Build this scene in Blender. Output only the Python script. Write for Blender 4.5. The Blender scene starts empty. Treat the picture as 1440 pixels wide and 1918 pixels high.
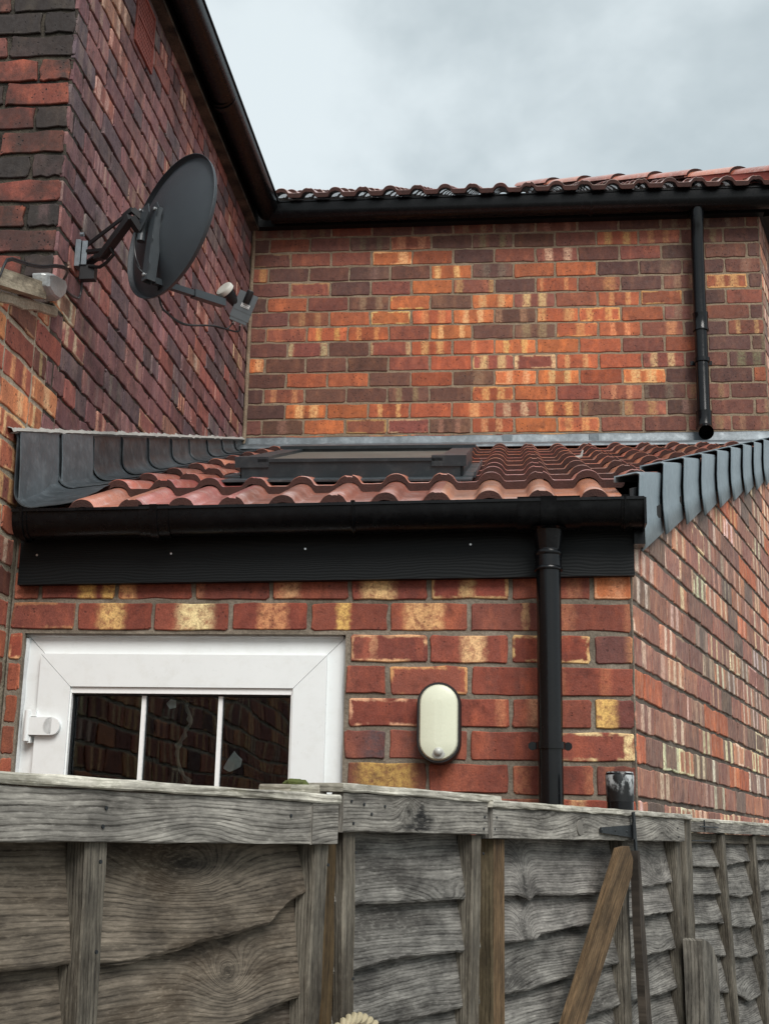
import bpy, math, random
from mathutils import Vector, Matrix
import mathutils.noise as mnoise
rnd = random.Random(7)
S = bpy.context.scene
PI = math.pi
# ------------------------------------------------------------------ camera
cam_d = bpy.data.cameras.new("camera"); cam = bpy.data.objects.new("camera", cam_d)
S.collection.objects.link(cam); S.camera = cam
cR = Vector((0.99524, 0.09549, 0.01943)); cU = Vector((0.00442, -0.24338, 0.96992)); cF = Vector((-0.09735, 0.96522, 0.24264))
m = Matrix((cR, cU, -cF)).transposed().to_4x4(); m.translation = Vector((0, 0, 1.75))
cam.matrix_world = m
cam_d.sensor_fit = 'VERTICAL'; cam_d.sensor_height = 24; cam_d.lens = 24 * 2466.88 / 1918
cam_d.clip_start = 0.02; cam_d.clip_end = 2000
# ------------------------------------------------------------------ world, sun, exposure
SUN_DIR = Vector((0.42, -0.92, 1.02)).normalized()     # towards the sun
SUN_EL = math.asin(SUN_DIR.z); SUN_ROT = math.atan2(SUN_DIR.x, SUN_DIR.y)
SKY_STRENGTH = 0.12; CLOUD = 2.55; SUN_STRENGTH = 1.5
S.view_settings.view_transform = 'Standard'; S.view_settings.look = 'None'
S.view_settings.gamma = 1.0; S.view_settings.exposure = 1.08
S.view_settings.use_curve_mapping = False

class G:
    """small helper for writing node graphs"""
    def __init__(s, nt): s.nt = nt
    def n(s, t, **k):
        o = s.nt.nodes.new(t)
        for a, b in k.items(): setattr(o, a, b)
        return o
    def put(s, sock, v):
        if v is None: return
        if isinstance(v, bpy.types.NodeSocket): s.nt.links.new(v, sock)
        elif isinstance(v, (tuple, list)):
            L = len(sock.default_value)
            sock.default_value = tuple(v)[:L] if len(v) >= L else tuple(v) + (1,)
        else: sock.default_value = v
    def M(s, op, a, b=None, c=None, clamp=False):
        o = s.n('ShaderNodeMath', operation=op, use_clamp=clamp)
        s.put(o.inputs[0], a); s.put(o.inputs[1], b); s.put(o.inputs[2], c)
        return o.outputs[0]
    def V(s, op, a, b=None):
        o = s.n('ShaderNodeVectorMath', operation=op); s.put(o.inputs[0], a); s.put(o.inputs[1], b)
        return o.outputs[0]
    def noise(s, vec, scale, detail=4, rough=.55, dist=0.0, out=0):
        o = s.n('ShaderNodeTexNoise'); s.put(o.inputs['Vector'], vec); s.put(o.inputs['Scale'], scale)
        s.put(o.inputs['Detail'], detail); s.put(o.inputs['Roughness'], rough); s.put(o.inputs['Distortion'], dist)
        return o.outputs[out]
    def voro(s, vec, scale, out='Distance', rand=1.0, feature='F1'):
        o = s.n('ShaderNodeTexVoronoi', feature=feature); s.put(o.inputs['Vector'], vec); s.put(o.inputs['Scale'], scale)
        s.put(o.inputs['Randomness'], rand); return o.outputs[out]
    def mix(s, f, a, b, mode='MIX'):
        o = s.n('ShaderNodeMix', data_type='RGBA', blend_type=mode)
        s.put(o.inputs[0], f); s.put(o.inputs[6], a); s.put(o.inputs[7], b); return o.outputs[2]
    def rng(s, v, a, b, c=0., d=1., smooth=False):
        o = s.n('ShaderNodeMapRange'); o.interpolation_type = 'SMOOTHSTEP' if smooth else 'LINEAR'
        for i, x in enumerate((v, a, b, c, d)): s.put(o.inputs[i], x)
        return o.outputs[0]
    def map(s, vec, scale=(1, 1, 1), loc=(0, 0, 0), rot=(0, 0, 0)):
        o = s.n('ShaderNodeMapping'); s.put(o.inputs[0], vec); o.inputs[1].default_value = loc
        o.inputs[2].default_value = rot; o.inputs[3].default_value = scale; return o.outputs[0]
    def sep(s, v):
        o = s.n('ShaderNodeSeparateXYZ'); s.put(o.inputs[0], v); return o.outputs
    def comb(s, x, y, z):
        o = s.n('ShaderNodeCombineXYZ'); s.put(o.inputs[0], x); s.put(o.inputs[1], y); s.put(o.inputs[2], z); return o.outputs[0]
    def bump(s, h, strength=.5, dist=.005, nrm=None):
        o = s.n('ShaderNodeBump'); s.put(o.inputs['Strength'], strength); s.put(o.inputs['Distance'], dist)
        s.put(o.inputs['Height'], h); s.put(o.inputs['Normal'], nrm); return o.outputs[0]
    def attr(s, name): return s.n('ShaderNodeAttribute', attribute_name=name)
    def obj(s): return s.n('ShaderNodeTexCoord').outputs['Object']
    def uv(s): return s.n('ShaderNodeTexCoord').outputs['UV']

W = bpy.data.worlds.new("World"); S.world = W; W.use_nodes = True
g = G(W.node_tree); W.node_tree.nodes.clear()
sky = g.n('ShaderNodeTexSky', sky_type='NISHITA'); sky.sun_disc = False
sky.sun_elevation = SUN_EL; sky.sun_rotation = SUN_ROT; sky.air_density = 1.0; sky.dust_density = 3.0
dirv = g.n('ShaderNodeTexCoord').outputs['Generated']
dv = g.map(dirv, scale=(1.0, 1.0, 1.5), loc=(.35, .2, .0))
c1 = g.noise(dv, 2.3, 6, .52, .25); c2 = g.noise(dv, 6.5, 5, .5, .2)
cc = g.M('ADD', g.M('MULTIPLY', c1, .75), g.M('MULTIPLY', c2, .25))
fac = g.rng(cc, .40, .60, 0, 1, True)
cloud = g.mix(fac, (0.80 * CLOUD, 0.915 * CLOUD, 0.94 * CLOUD, 1), (1.28 * CLOUD, 1.40 * CLOUD, 1.42 * CLOUD, 1))
col = g.mix(.9, sky.outputs[0], cloud)
bg = g.n('ShaderNodeBackground'); g.put(bg.inputs[0], col); bg.inputs[1].default_value = SKY_STRENGTH
wo = g.n('ShaderNodeOutputWorld'); g.put(wo.inputs[0], bg.outputs[0])
sd = bpy.data.lights.new("sun", 'SUN'); sd.energy = SUN_STRENGTH; sd.angle = math.radians(32); sd.color = (1, .97, .93)
so = bpy.data.objects.new("sun", sd); S.collection.objects.link(so); so.location = (2, -2, 12)
so.rotation_euler = (-SUN_DIR).to_track_quat('-Z', 'Y').to_euler()

# ------------------------------------------------------------------ mesh helpers
def lin(h, k=1.0):
    c = [int(h[i:i + 2], 16) / 255 for i in (0, 2, 4)]
    return tuple(min(1, k * (x / 12.92 if x <= .04045 else ((x + .055) / 1.055) ** 2.4)) for x in c) + (1,)

class MB:
    def __init__(s): s.v = []; s.f = []; s.mi = []; s.uv = []; s.at = []
    def poly(s, pts, mi=0, uv=None, at=None):
        b = len(s.v); s.v += [tuple(q) for q in pts]; s.f.append(tuple(range(b, b + len(pts)))); s.mi.append(mi)
        s.uv.append(uv or [(0, 0)] * len(pts)); s.at.append(at)
    def grid(s, rows, mi=0, uvs=None, closed=False, at=None, flip=False):
        b = len(s.v); nr = len(rows); nc = len(rows[0])
        for r in rows: s.v += [tuple(q) for q in r]
        for i in range(nr - 1):
            for j in range(nc if closed else nc - 1):
                k = (j + 1) % nc
                q = [(i, j), (i, k), (i + 1, k), (i + 1, j)]
                if flip: q.reverse()
                s.f.append(tuple(b + a * nc + c for a, c in q)); s.mi.append(mi)
                s.uv.append([uvs[a][c] for a, c in q] if uvs else [(0, 0)] * 4); s.at.append(at)
    def box(s, c, size, axes=None, mi=0, taper=None, uvo=None):
        """box with centre c, size along three axes; uv runs in metres with u along the longest side"""
        A = axes or (Vector((1, 0, 0)), Vector((0, 1, 0)), Vector((0, 0, 1)))
        A = [Vector(a).normalized() for a in A]; c = Vector(c); h = [x / 2 for x in size]
        lo = max(range(3), key=lambda i: size[i]); uo = uvo or (rnd.uniform(0, 50), rnd.uniform(0, 50))
        for ax in range(3):
            for sg in (-1, 1):
                i, j = [k for k in range(3) if k != ax]
                pts = []; uv = []
                for a, b in ((-1, -1), (1, -1), (1, 1), (-1, 1)):
                    o = [0, 0, 0]; o[ax] = sg * h[ax]; o[i] = a * h[i]; o[j] = b * h[j]
                    pts.append(c + A[0] * o[0] + A[1] * o[1] + A[2] * o[2])
                    uu, vv = (o[lo], o[i if j == lo else j]) if lo != ax else (o[i], o[j])
                    uv.append((uo[0] + uu, uo[1] + vv + ax * .37 + sg * .11))
                if (A[0].cross(A[1]).dot(A[2]) > 0) == ((sg > 0) == (ax != 1)): pass
                else: pts.reverse(); uv.reverse()
                s.poly(pts, mi, uv)
        return s
    def bar(s, a, b, w, d, up=(0, 0, 1), mi=0):
        a = Vector(a); b = Vector(b); t = (b - a).normalized(); u = Vector(up)
        x = t.cross(u).normalized(); y = x.cross(t).normalized()
        return s.box((a + b) / 2, ((b - a).length, w, d), (t, x, y), mi)
    def tube(s, path, r, n=14, mi=0, cap=True):
        P = [Vector(q) for q in path]; R = r if isinstance(r, (list, tuple)) else [r] * len(P)
        rows = []; prev = None
        for i, q in enumerate(P):
            t = (P[min(i + 1, len(P) - 1)] - P[max(i - 1, 0)])
            t = t.normalized() if t.length > 1e-9 else prev_t
            prev_t = t
            if prev is None: x = t.orthogonal().normalized()
            else:
                x = prev - t * prev.dot(t); x = x.normalized() if x.length > 1e-6 else t.orthogonal().normalized()
            prev = x; y = t.cross(x)
            rows.append([q + (x * math.cos(2 * PI * k / n) + y * math.sin(2 * PI * k / n)) * R[i] for k in range(n)])
        s.grid(rows, mi, closed=True)
        if cap: s.poly(rows[0][::-1], mi); s.poly(rows[-1], mi)
        return s
    def lathe(s, c, axis, prof, n=28, mi=0, capend=True):
        """profile of (distance along axis, radius)"""
        c = Vector(c); t = Vector(axis).normalized(); x = t.orthogonal().normalized(); y = t.cross(x)
        rows = [[c + t * d + (x * math.cos(2 * PI * k / n) + y * math.sin(2 * PI * k / n)) * max(r, 1e-5) for k in range(n)] for d, r in prof]
        s.grid(rows, mi, closed=True)
        if capend: s.poly(rows[0][::-1], mi); s.poly(rows[-1], mi)
        return s
    def prism(s, pts, vec, mi=0):
        """extrude closed outline pts by vec"""
        P = [Vector(q) for q in pts]; v = Vector(vec); n = len(P)
        s.poly(P[::-1], mi, [(q.x + q.y, q.z) for q in P[::-1]]); s.poly([q + v for q in P], mi, [(q.x + q.y, q.z) for q in P])
        for i in range(n):
            a, b = P[i], P[(i + 1) % n]; s.poly([a, b, b + v, a + v], mi, [(0, 0), ((b - a).length, 0), ((b - a).length, v.length), (0, v.length)])
        return s
    def build(s, name, mats, parent=None, smooth=False, bevel=0, org=None):
        me = bpy.data.meshes.new(name); me.from_pydata(s.v, [], s.f)
        mats = mats if isinstance(mats, (list, tuple)) else [mats]
        for m_ in mats: me.materials.append(m_)
        me.polygons.foreach_set('material_index', s.mi)
        ul = me.uv_layers.new(name='UVMap'); fl = [x for f in s.uv for p_ in f for x in p_]
        ul.data.foreach_set('uv', fl)
        if any(a is not None for a in s.at):
            for k, nm in enumerate(('bc', 'bb', 'bp')):
                at = me.attributes.new(nm, 'FLOAT_COLOR', 'FACE')
                at.data.foreach_set('color', [x for a in s.at for x in ((a or ((0.1,) * 4,) * 3)[k])])
        if smooth: me.polygons.foreach_set('use_smooth', [True] * len(s.f))
        me.validate(); me.update()
        if smooth: 
            try: me.set_sharp_from_angle(angle=math.radians(38))
            except Exception: pass
        o = bpy.data.objects.new(name, me); S.collection.objects.link(o)
        if parent is not None:
            o.parent = parent; o.matrix_parent_inverse = parent.matrix_basis.inverted()
        if bevel:
            b = o.modifiers.new('bevel', 'BEVEL'); b.width = bevel; b.segments = 2; b.limit_method = 'ANGLE'; b.angle_limit = math.radians(40)
        return o
def thing(name, label, cat, loc, group=None):
    o = bpy.data.objects.new(name, None); S.collection.objects.link(o); o.location = loc; o.empty_display_size = .2
    o['label'] = label; o['category'] = cat
    if group: o['group'] = group
    return o
def tag(o, label=None, cat=None, group=None, kind=None):
    if label: o['label'] = label
    if cat: o['category'] = cat
    if group: o['group'] = group
    if kind: o['kind'] = kind
    return o

# ------------------------------------------------------------------ materials
MATS = {}
def mat(name):
    m_ = bpy.data.materials.new(name); m_.use_nodes = True; m_.node_tree.nodes.clear(); gg = G(m_.node_tree)
    b = gg.n('ShaderNodeBsdfPrincipled'); o = gg.n('ShaderNodeOutputMaterial'); gg.put(o.inputs[0], b.outputs[0])
    MATS[name] = m_; return m_, gg, b
def brick_mat(name, soot=0.0, pit=.5, sat=1.0, streak=0.0):
    m_, g, b = mat(name)
    bc, bb, bp = g.attr('bc'), g.attr('bb'), g.attr('bp')
    uv = g.sep(g.uv()); u, v = uv[0], uv[1]; ob = g.obj()
    n1 = g.noise(ob, 55, 4, .6); n2 = g.noise(ob, 16, 3, .5); fine = g.noise(ob, 240, 3, .6)
    ud = g.M('ADD', u, g.M('MULTIPLY', g.M('SUBTRACT', n1, .5), .085))
    p_ = g.sep(bp.outputs['Vector']); c1, c2, w = p_[0], p_[1], p_[2]
    d1 = g.M('ABSOLUTE', g.M('SUBTRACT', ud, c1)); d2 = g.M('ABSOLUTE', g.M('SUBTRACT', ud, c2))
    d = g.M('MINIMUM', d1, d2)
    band = g.M('MULTIPLY', g.rng(g.M('ADD', d, g.M('MULTIPLY', g.M('SUBTRACT', g.noise(ob, 38, 4, .7), .5), .10)), g.M('MULTIPLY', w, 1.35), g.M('MULTIPLY', w, .45), 0, 1, True), bp.outputs['Alpha'])
    band = g.M('MULTIPLY', band, g.rng(g.noise(ob, 70, 4, .65), .32, .60, .15, .95))
    mid = g.M('MULTIPLY', g.M('GREATER_THAN', ud, c1), g.M('LESS_THAN', ud, c2))
    # fired lighter rim of some bricks
    e = g.M('MINIMUM', g.M('MINIMUM', u, g.M('SUBTRACT', 1, u)), g.M('MULTIPLY', g.M('MINIMUM', v, g.M('SUBTRACT', 1, v)), .38))
    rim = g.M('MULTIPLY', g.rng(g.M('ADD', e, g.M('MULTIPLY', g.M('SUBTRACT', n1, .5), .10)), .055, .02, 0, 1, True), g.M('MULTIPLY', bc.outputs['Alpha'], g.rng(g.noise(ob, 11, 3, .6), .44, .56, 0, 1, True)))
    dark = g.mix(1, bc.outputs['Color'], (.62, .56, .60, 1), 'MULTIPLY')
    c = g.mix(g.M('MULTIPLY', mid, .55), bc.outputs['Color'], dark)
    c = g.mix(g.rng(n2, .40, .60, 0, .5), c, g.mix(1, c, (.72, .70, .74, 1), 'MULTIPLY'))
    sd_ = g.M('MULTIPLY', bb.outputs['Alpha'], 91)
    sv = g.noise(g.comb(g.M('MULTIPLY', u, 4.5), g.M('MULTIPLY', v, .6), sd_), 1, 4, .6)
    c = g.mix(g.rng(sv, .45, .72, 0, .6, True), c, g.mix(1, c, (1.8, 1.75, 1.4, 1), 'MULTIPLY'))
    c = g.mix(g.rng(g.noise(ob, 31, 5, .65), .50, .70, 0, .6, True), c, g.mix(1, c, (.5, .48, .5, 1), 'MULTIPLY'))
    c = g.mix(g.M('MAXIMUM', band, rim), c, bb.outputs['Color'])
    c = g.mix(.8, c, g.mix(1, c, g.comb(g.rng(fine, .25, .75, .62, 1.4), g.rng(fine, .25, .75, .62, 1.4), g.rng(fine, .25, .75, .62, 1.4)), 'MULTIPLY'))
    # vertical rain streaks and soot
    if streak:
        st = g.noise(g.map(ob, (1, 1, .25)), 90, 3, .6); c = g.mix(g.rng(st, .5, .68, 0, streak), c, lin('d8c4b0'))
    so_ = g.noise(ob, 5.5, 6, .62)
    c = g.mix(g.rng(so_, .62 - .35 * soot, .74 - .2 * soot, 0, .35 + .55 * soot, True), c, lin('2a2422'))
    pn = g.voro(g.V('ADD', ob, g.V('MULTIPLY', g.noise(ob, 60, 2, .5, out=1), (.01, .01, .01))), 62)
    pm = g.M('MULTIPLY', g.rng(pn, .24, .15, 0, 1, True), g.rng(g.noise(ob, 14, 3), .47, .6, 0, pit))
    c = g.mix(pm, c, lin('1c1413'))
    g.put(b.inputs['Base Color'], c); g.put(b.inputs['Roughness'], g.rng(n1, .3, .7, .62, .88))
    b.inputs['Specular IOR Level'].default_value = .35
    h = g.M('ADD', g.M('MULTIPLY', n1, .7), g.M('MULTIPLY', fine, .35)); h = g.M('SUBTRACT', h, g.M('MULTIPLY', pm, .9))
    g.put(b.inputs['Normal'], g.bump(h, .55, .0035)); return m_
def mortar_mat(name, c1_, c2_, bump=.6):
    m_, g, b = mat(name); ob = g.obj()
    n = g.noise(ob, 120, 6, .65); k = g.noise(ob, 9, 4, .6)
    c = g.mix(g.rng(k, .35, .65), lin(c1_), lin(c2_)); c = g.mix(.7, c, g.mix(g.rng(n, .3, .7), (.3, .3, .3, 1), (1, 1, 1, 1)), 'MULTIPLY')
    g.put(b.inputs['Base Color'], c); b.inputs['Roughness'].default_value = .92
    g.put(b.inputs['Normal'], g.bump(n, bump, .006)); return m_
def plain_mat(name, col, rough=.5, var=.12, bump=0, bscale=80, metal=0, spec=.5, dust=None, dustamt=0, coat=0):
    m_, g, b = mat(name); ob = g.obj()
    n = g.noise(ob, 7, 5, .6); f = g.noise(ob, bscale, 4, .6)
    c = g.mix(g.rng(n, .3, .7, 0, 1), [x * (1 - var) for x in col[:3]] + [1], [min(1, x * (1 + var)) for x in col[:3]] + [1])
    if dust: c = g.mix(g.rng(g.noise(ob, 22, 6, .7), .5, .72, 0, dustamt), c, dust)
    g.put(b.inputs['Base Color'], c); g.put(b.inputs['Roughness'], g.rng(f, .3, .7, max(.02, rough - .06), min(1, rough + .08)))
    b.inputs['Metallic'].default_value = metal; b.inputs['Specular IOR Level'].default_value = spec
    b.inputs['Coat Weight'].default_value = coat; b.inputs['Coat Roughness'].default_value = .1
    if bump: g.put(b.inputs['Normal'], g.bump(f, bump, .003))
    return m_
def wood_mat(name, light, dark, stain, stain_amt=.4, knot=1.0, ring=210, rough=.85, ringc=.75, green=0.0, knots=None, blot=None):
    m_, g, b = mat(name); uv = g.uv(); s_ = g.sep(uv); u, v = s_[0], s_[1]
    kv = g.voro(g.comb(g.M('MULTIPLY', u, 3.1), g.M('MULTIPLY', v, 9.0), 0), 1.0)
    if knots:
        kv = None
        for (ku, kv0, ru, rv) in knots:
            d = g.M('SQRT', g.M('ADD', g.M('POWER', g.M('DIVIDE', g.M('ABSOLUTE', g.M('SUBTRACT', u, ku)), ru), 2), g.M('POWER', g.M('DIVIDE', g.M('ABSOLUTE', g.M('SUBTRACT', v, kv0)), rv), 2)))
            d = g.M('ADD', g.M('MULTIPLY', d, .17), g.M('MULTIPLY', g.M('SUBTRACT', g.noise(g.comb(g.M('MULTIPLY', u, 30), g.M('MULTIPLY', v, 30), 0), 1, 2), .5), .06)); kv = d if kv is None else g.M('MINIMUM', kv, d)
    kn = g.M('POWER', 2.718, g.M('MULTIPLY', g.M('POWER', g.M('DIVIDE', kv, .17), 2), -1))
    kw = g.M('POWER', 2.718, g.M('MULTIPLY', g.M('POWER', g.M('DIVIDE', kv, .38), 2), -1))
    wob = g.noise(g.comb(g.M('MULTIPLY', u, 2.6), g.M('MULTIPLY', v, 7), 0), 1, 3, .5)
    wob2 = g.noise(g.comb(g.M('MULTIPLY', u, 14), g.M('MULTIPLY', v, 90), 0), 1, 3, .6)
    f = g.M('ADD', v, g.M('MULTIPLY', wob, .032)); f = g.M('ADD', f, g.M('MULTIPLY', wob2, .003))
    f = g.M('ADD', f, g.M('MULTIPLY', kn, .030 * knot)); f = g.M('ADD', f, g.M('MULTIPLY', kw, .022 * knot))
    rg = g.M('SINE', g.M('MULTIPLY', f, ring * 2 * PI)); rg = g.rng(rg, -1, 1, 0, 1)
    rg2 = g.rng(g.M('SINE', g.M('MULTIPLY', f, ring * .37 * 2 * PI)), -1, 1, 0, 1)
    fib = g.noise(g.comb(g.M('MULTIPLY', u, 30), g.M('MULTIPLY', f, 900), 0), 1, 3, .7)
    fib2 = g.noise(g.comb(g.M('MULTIPLY', u, 6), g.M('MULTIPLY', v, 120), 0), 1, 4, .7)
    line = g.M('MULTIPLY', g.M('POWER', rg, 3.0), g.rng(wob2, .3, .7, .25, 1))
    val = g.M('ADD', g.M('MULTIPLY', line, .50 * ringc), g.M('MULTIPLY', g.M('POWER', rg2, 2), .25 * ringc))
    val = g.M('ADD', val, g.M('MULTIPLY', g.M('SUBTRACT', fib, .5), .9)); val = g.M('ADD', val, g.M('MULTIPLY', g.M('SUBTRACT', fib2, .5), .7))
    c = g.mix(g.rng(val, -.05, .62, 0, 1), light, dark)
    big = g.noise(g.comb(g.M('MULTIPLY', u, 5), g.M('MULTIPLY', v, 12), 3.3), 1, 5, .6)
    c = g.mix(g.rng(big, .42, .70, 0, stain_amt, True), c, stain)
    if green: c = g.mix(g.rng(g.noise(g.obj(), 30, 4, .6), .5, .7, 0, green), c, lin('4a5230'))
    c = g.mix(g.M('MULTIPLY', g.M('POWER', kn, 2.0), .75 if knot else 0), c, [x * .35 for x in dark[:3]] + [1])
    for (bu, bv, ru, rv) in (blot or []):
        d = g.M('ADD', g.M('SQRT', g.M('ADD', g.M('POWER', g.M('DIVIDE', g.M('ABSOLUTE', g.M('SUBTRACT', u, bu)), ru), 2), g.M('POWER', g.M('DIVIDE', g.M('ABSOLUTE', g.M('SUBTRACT', v, bv)), rv), 2))), g.M('MULTIPLY', g.M('SUBTRACT', wob2, .5), 1.2)); c = g.mix(g.rng(d, 1.1, .3, 0, .88, True), c, (.008, .008, .009, 1))
    ng = g.noise(g.comb(g.M('MULTIPLY', u, 60), g.M('MULTIPLY', v, 260), 0), 1, 3, .7); c = g.mix(g.rng(ng, .5, .78, 0, .55), c, [x * 1.5 for x in light[:3]] + [1])
    pt = g.noise(g.comb(g.M('MULTIPLY', u, 9), g.M('MULTIPLY', v, 26), 7), 1, 6, .7); c = g.mix(.75, c, g.mix(g.rng(pt, .36, .66), (.26, .25, .25, 1), (1.45, 1.44, 1.42, 1)), 'MULTIPLY')
    g.put(b.inputs['Base Color'], c); b.inputs['Roughness'].default_value = rough; b.inputs['Specular IOR Level'].default_value = .25
    h = g.M('SUBTRACT', g.M('MULTIPLY', fib, .6), g.M('MULTIPLY', val, .8)); g.put(b.inputs['Normal'], g.bump(h, .8, .0022)); return m_
M_far = brick_mat('brick_rear', soot=.05, pit=.8)
M_near = brick_mat('brick_new', soot=.12, pit=.45)
M_side = brick_mat('brick_side', soot=.05, pit=.6, streak=.2)
M_soot = brick_mat('brick_sooty', soot=.34, pit=.9, streak=.05)
M_soot2 = brick_mat('brick_very_sooty', soot=.75, pit=1)
M_nb = brick_mat('brick_neighbour', soot=.1, pit=.9)
M_mfar = mortar_mat('mortar_buff', '857460', '9c8a74'); M_mnear = mortar_mat('mortar_grey', '71675a', '9a8f80')
M_msoot = mortar_mat('mortar_soot', '191613', '5a5246', 1.0); M_mnb = mortar_mat('mortar_cream', 'aa9d88', 'ccc0aa', .9)
M_mside = mortar_mat('mortar_side', '524a42', '7a6e62')
M_plas = plain_mat('black_plastic', (.0022, .0026, .0034, 1), .30, .2, spec=.2, dust=(.03, .032, .034, 1), dustamt=.16)
M_pipe = plain_mat('black_pipe', (.0035, .004, .005, 1), .2, .2, spec=.32, dust=(.03, .03, .03, 1), dustamt=.05)
M_lead = plain_mat('lead', lin('5f676c'), .45, .3, .5, 30, metal=.35, dust=lin('8f979b'), dustamt=.5)
M_leadd = plain_mat('lead_dark', lin('3d4347'), .42, .4, .9, 18, metal=.3, dust=lin('7a8286'), dustamt=.45)
M_verge = plain_mat('grey_verge_plastic', lin('727f86'), .40, .12, .15, 60, dust=lin('aab6b8'), dustamt=.2)
M_white = plain_mat('white_upvc', (.77, .80, .80, 1), .32, .02, .05, 40, dust=(.55, .55, .50, 1), dustamt=.22)
M_wbead = plain_mat('white_bead', (.84, .85, .84, 1), .25, .02)
M_dgrey = plain_mat('dark_grey_metal', lin('33393d'), .35, .15, metal=.2, dust=lin('6b6f70'), dustamt=.25)
M_dish = plain_mat('dish_grey', lin('343a3f'), .42, .10, .5, 700, dust=lin('3c4145'), dustamt=.3)
M_lnb = plain_mat('lnb_grey', lin('5c6367'), .4, .12, .1)
M_brk = plain_mat('bracket_grey', lin('363c40'), .4, .15, .1)
M_blk = plain_mat('matt_black', (.008, .008, .009, 1), .5, .2)
M_zinc = plain_mat('zinc_bolt', (.55, .55, .55, 1), .3, .1, metal=.9)
M_galv = plain_mat('galvanised_plate', lin('7c858b'), .42, .2, .3, 50, metal=.5)
M_cable = plain_mat('cable_black', (.012, .012, .013, 1), .4, .2)
M_cap = plain_mat('cream_cap', lin('b8b6ae'), .45, .05)
M_label = plain_mat('label_white', lin('d5d8d8'), .5, .05)
M_lens = plain_mat('lamp_lens', lin('d9dcc6'), .28, .03)
M_sens = plain_mat('sensor_dome', lin('b8bab4'), .2, .05)
M_tape = plain_mat('silver_tape', lin('a3a5a5'), .38, .25, .9, 60, metal=.35, dust=lin('c0c0bc'), dustamt=.4)
M_timb = wood_mat('painted_timber', lin('b5ac98'), lin('7a705e'), lin('8f8570'), .5, .5, 120, ringc=.35)
M_seal = plain_mat('sealant', lin('9b9994'), .8, .2, .9, 200)
M_moss = plain_mat('moss', lin('4c5426'), .95, .35, 1, 150)
M_conc = plain_mat('concrete', lin('6d6860'), .9, .2, .6, 30, dust=lin('4a463f'), dustamt=.5)
M_butt = plain_mat('tile_edge', lin('391f19'), .95, .35, 1.0, 240, dust=lin('2a1a16'), dustamt=.8)
M_vent = plain_mat('terracotta', lin('7c3f36'), .8, .2, .5, 90)
M_rope = plain_mat('rope_fibre', lin('a89d80'), .9, .2, .6, 200)
M_paper = plain_mat('paper', lin('b9bdb8'), .8, .1, .4, 40)
M_film = plain_mat('dried_film', lin('77756a'), .8, .3, .6, 60)
M_dark = plain_mat('shade_black', (.004, .004, .004, 1), .9, .1)  # near-black colour standing in for the lack of light inside
M_hinge = plain_mat('black_iron', lin('23272a'), .5, .2, .3, 60, metal=.3)
M_silic = plain_mat('white_silicone', lin('c9cdce'), .6, .2, .8, 60)
M_wred = plain_mat('ridge_mortar_red', lin('8f4a42'), .9, .25, .8, 40)
# black painted softwood board with grain
m_, g, b = mat('black_painted_board'); uv = g.sep(g.uv())
kv = g.voro(g.comb(g.M('MULTIPLY', uv[0], 1.3), g.M('MULTIPLY', uv[1], 6), 0), 1)
kk = g.M('MULTIPLY', g.M('POWER', 2.718, g.M('MULTIPLY', g.M('POWER', g.M('DIVIDE', kv, .25), 2), -1)), .05)
ff = g.M('ADD', g.M('ADD', uv[1], kk), g.M('MULTIPLY', g.noise(g.comb(g.M('MULTIPLY', uv[0], 3), g.M('MULTIPLY', uv[1], 8), 0), 1, 3), .05))
rr = g.M('SINE', g.M('MULTIPLY', ff, 700)); g.put(b.inputs['Normal'], g.bump(rr, .18, .0008))
g.put(b.inputs['Base Color'], g.mix(g.rng(rr, -1, 1), (.0028, .0040, .0048, 1), (.0050, .0068, .0078, 1))); b.inputs['Roughness'].default_value = .5; b.inputs['Specular IOR Level'].default_value = .2
M_fasc = m_
# roof tile face
m_, g, b = mat('tile_face'); ob = g.obj(); n = g.noise(ob, 4.5, 5, .6); f = g.noise(ob, 160, 5, .7)
bc = g.attr('bc')
c = g.mix(g.rng(n, .38, .62), bc.outputs['Color'], g.mix(1, bc.outputs['Color'], (.66, .68, .72, 1), 'MULTIPLY'))
c = g.mix(g.rng(g.noise(ob, 26, 6, .7), .5, .68, 0, .6), c, lin('c9aaa2')); c = g.mix(g.rng(f, .52, .7, 0, .5), c, lin('452822'))
c = g.mix(g.rng(g.voro(ob, 45), .12, .06, 0, .4), c, lin('6a5a50'))
g.put(b.inputs['Base Color'], c); g.put(b.inputs['Roughness'], g.rng(f, .3, .7, .26, .5)); g.put(b.inputs['Normal'], g.bump(f, .35, .002)); b.inputs['Coat Weight'].default_value = .9; b.inputs['Coat Roughness'].default_value = .2; M_tile = m_
# glass
m_ = bpy.data.materials.new('window_glass'); m_.use_nodes = True; m_.node_tree.nodes.clear(); g = G(m_.node_tree)
tr = g.n('ShaderNodeBsdfTransparent'); tr.inputs[0].default_value = (.75, .78, .78, 1); gl = g.n('ShaderNodeBsdfGlossy'); gl.inputs[0].default_value = (.9, .95, 1, 1); gl.inputs[1].default_value = .012
fr = g.n('ShaderNodeFresnel'); fr.inputs[0].default_value = 1.5; mx = g.n('ShaderNodeMixShader'); g.put(mx.inputs[0], fr.outputs[0]); g.put(mx.inputs[1], tr.outputs[0]); g.put(mx.inputs[2], gl.outputs[0])
nb_ = g.noise(g.obj(), 3.0, 2, .5); bm = g.bump(nb_, .08, .02); g.put(gl.inputs['Normal'], bm)
o_ = g.n('ShaderNodeOutputMaterial'); g.put(o_.inputs[0], mx.outputs[0]); M_glass = m_
m_, g, b = mat('skylight_glass'); ob = g.obj(); n = g.noise(g.map(ob, (1, 14, 14)), 5, 6, .65)
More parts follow.
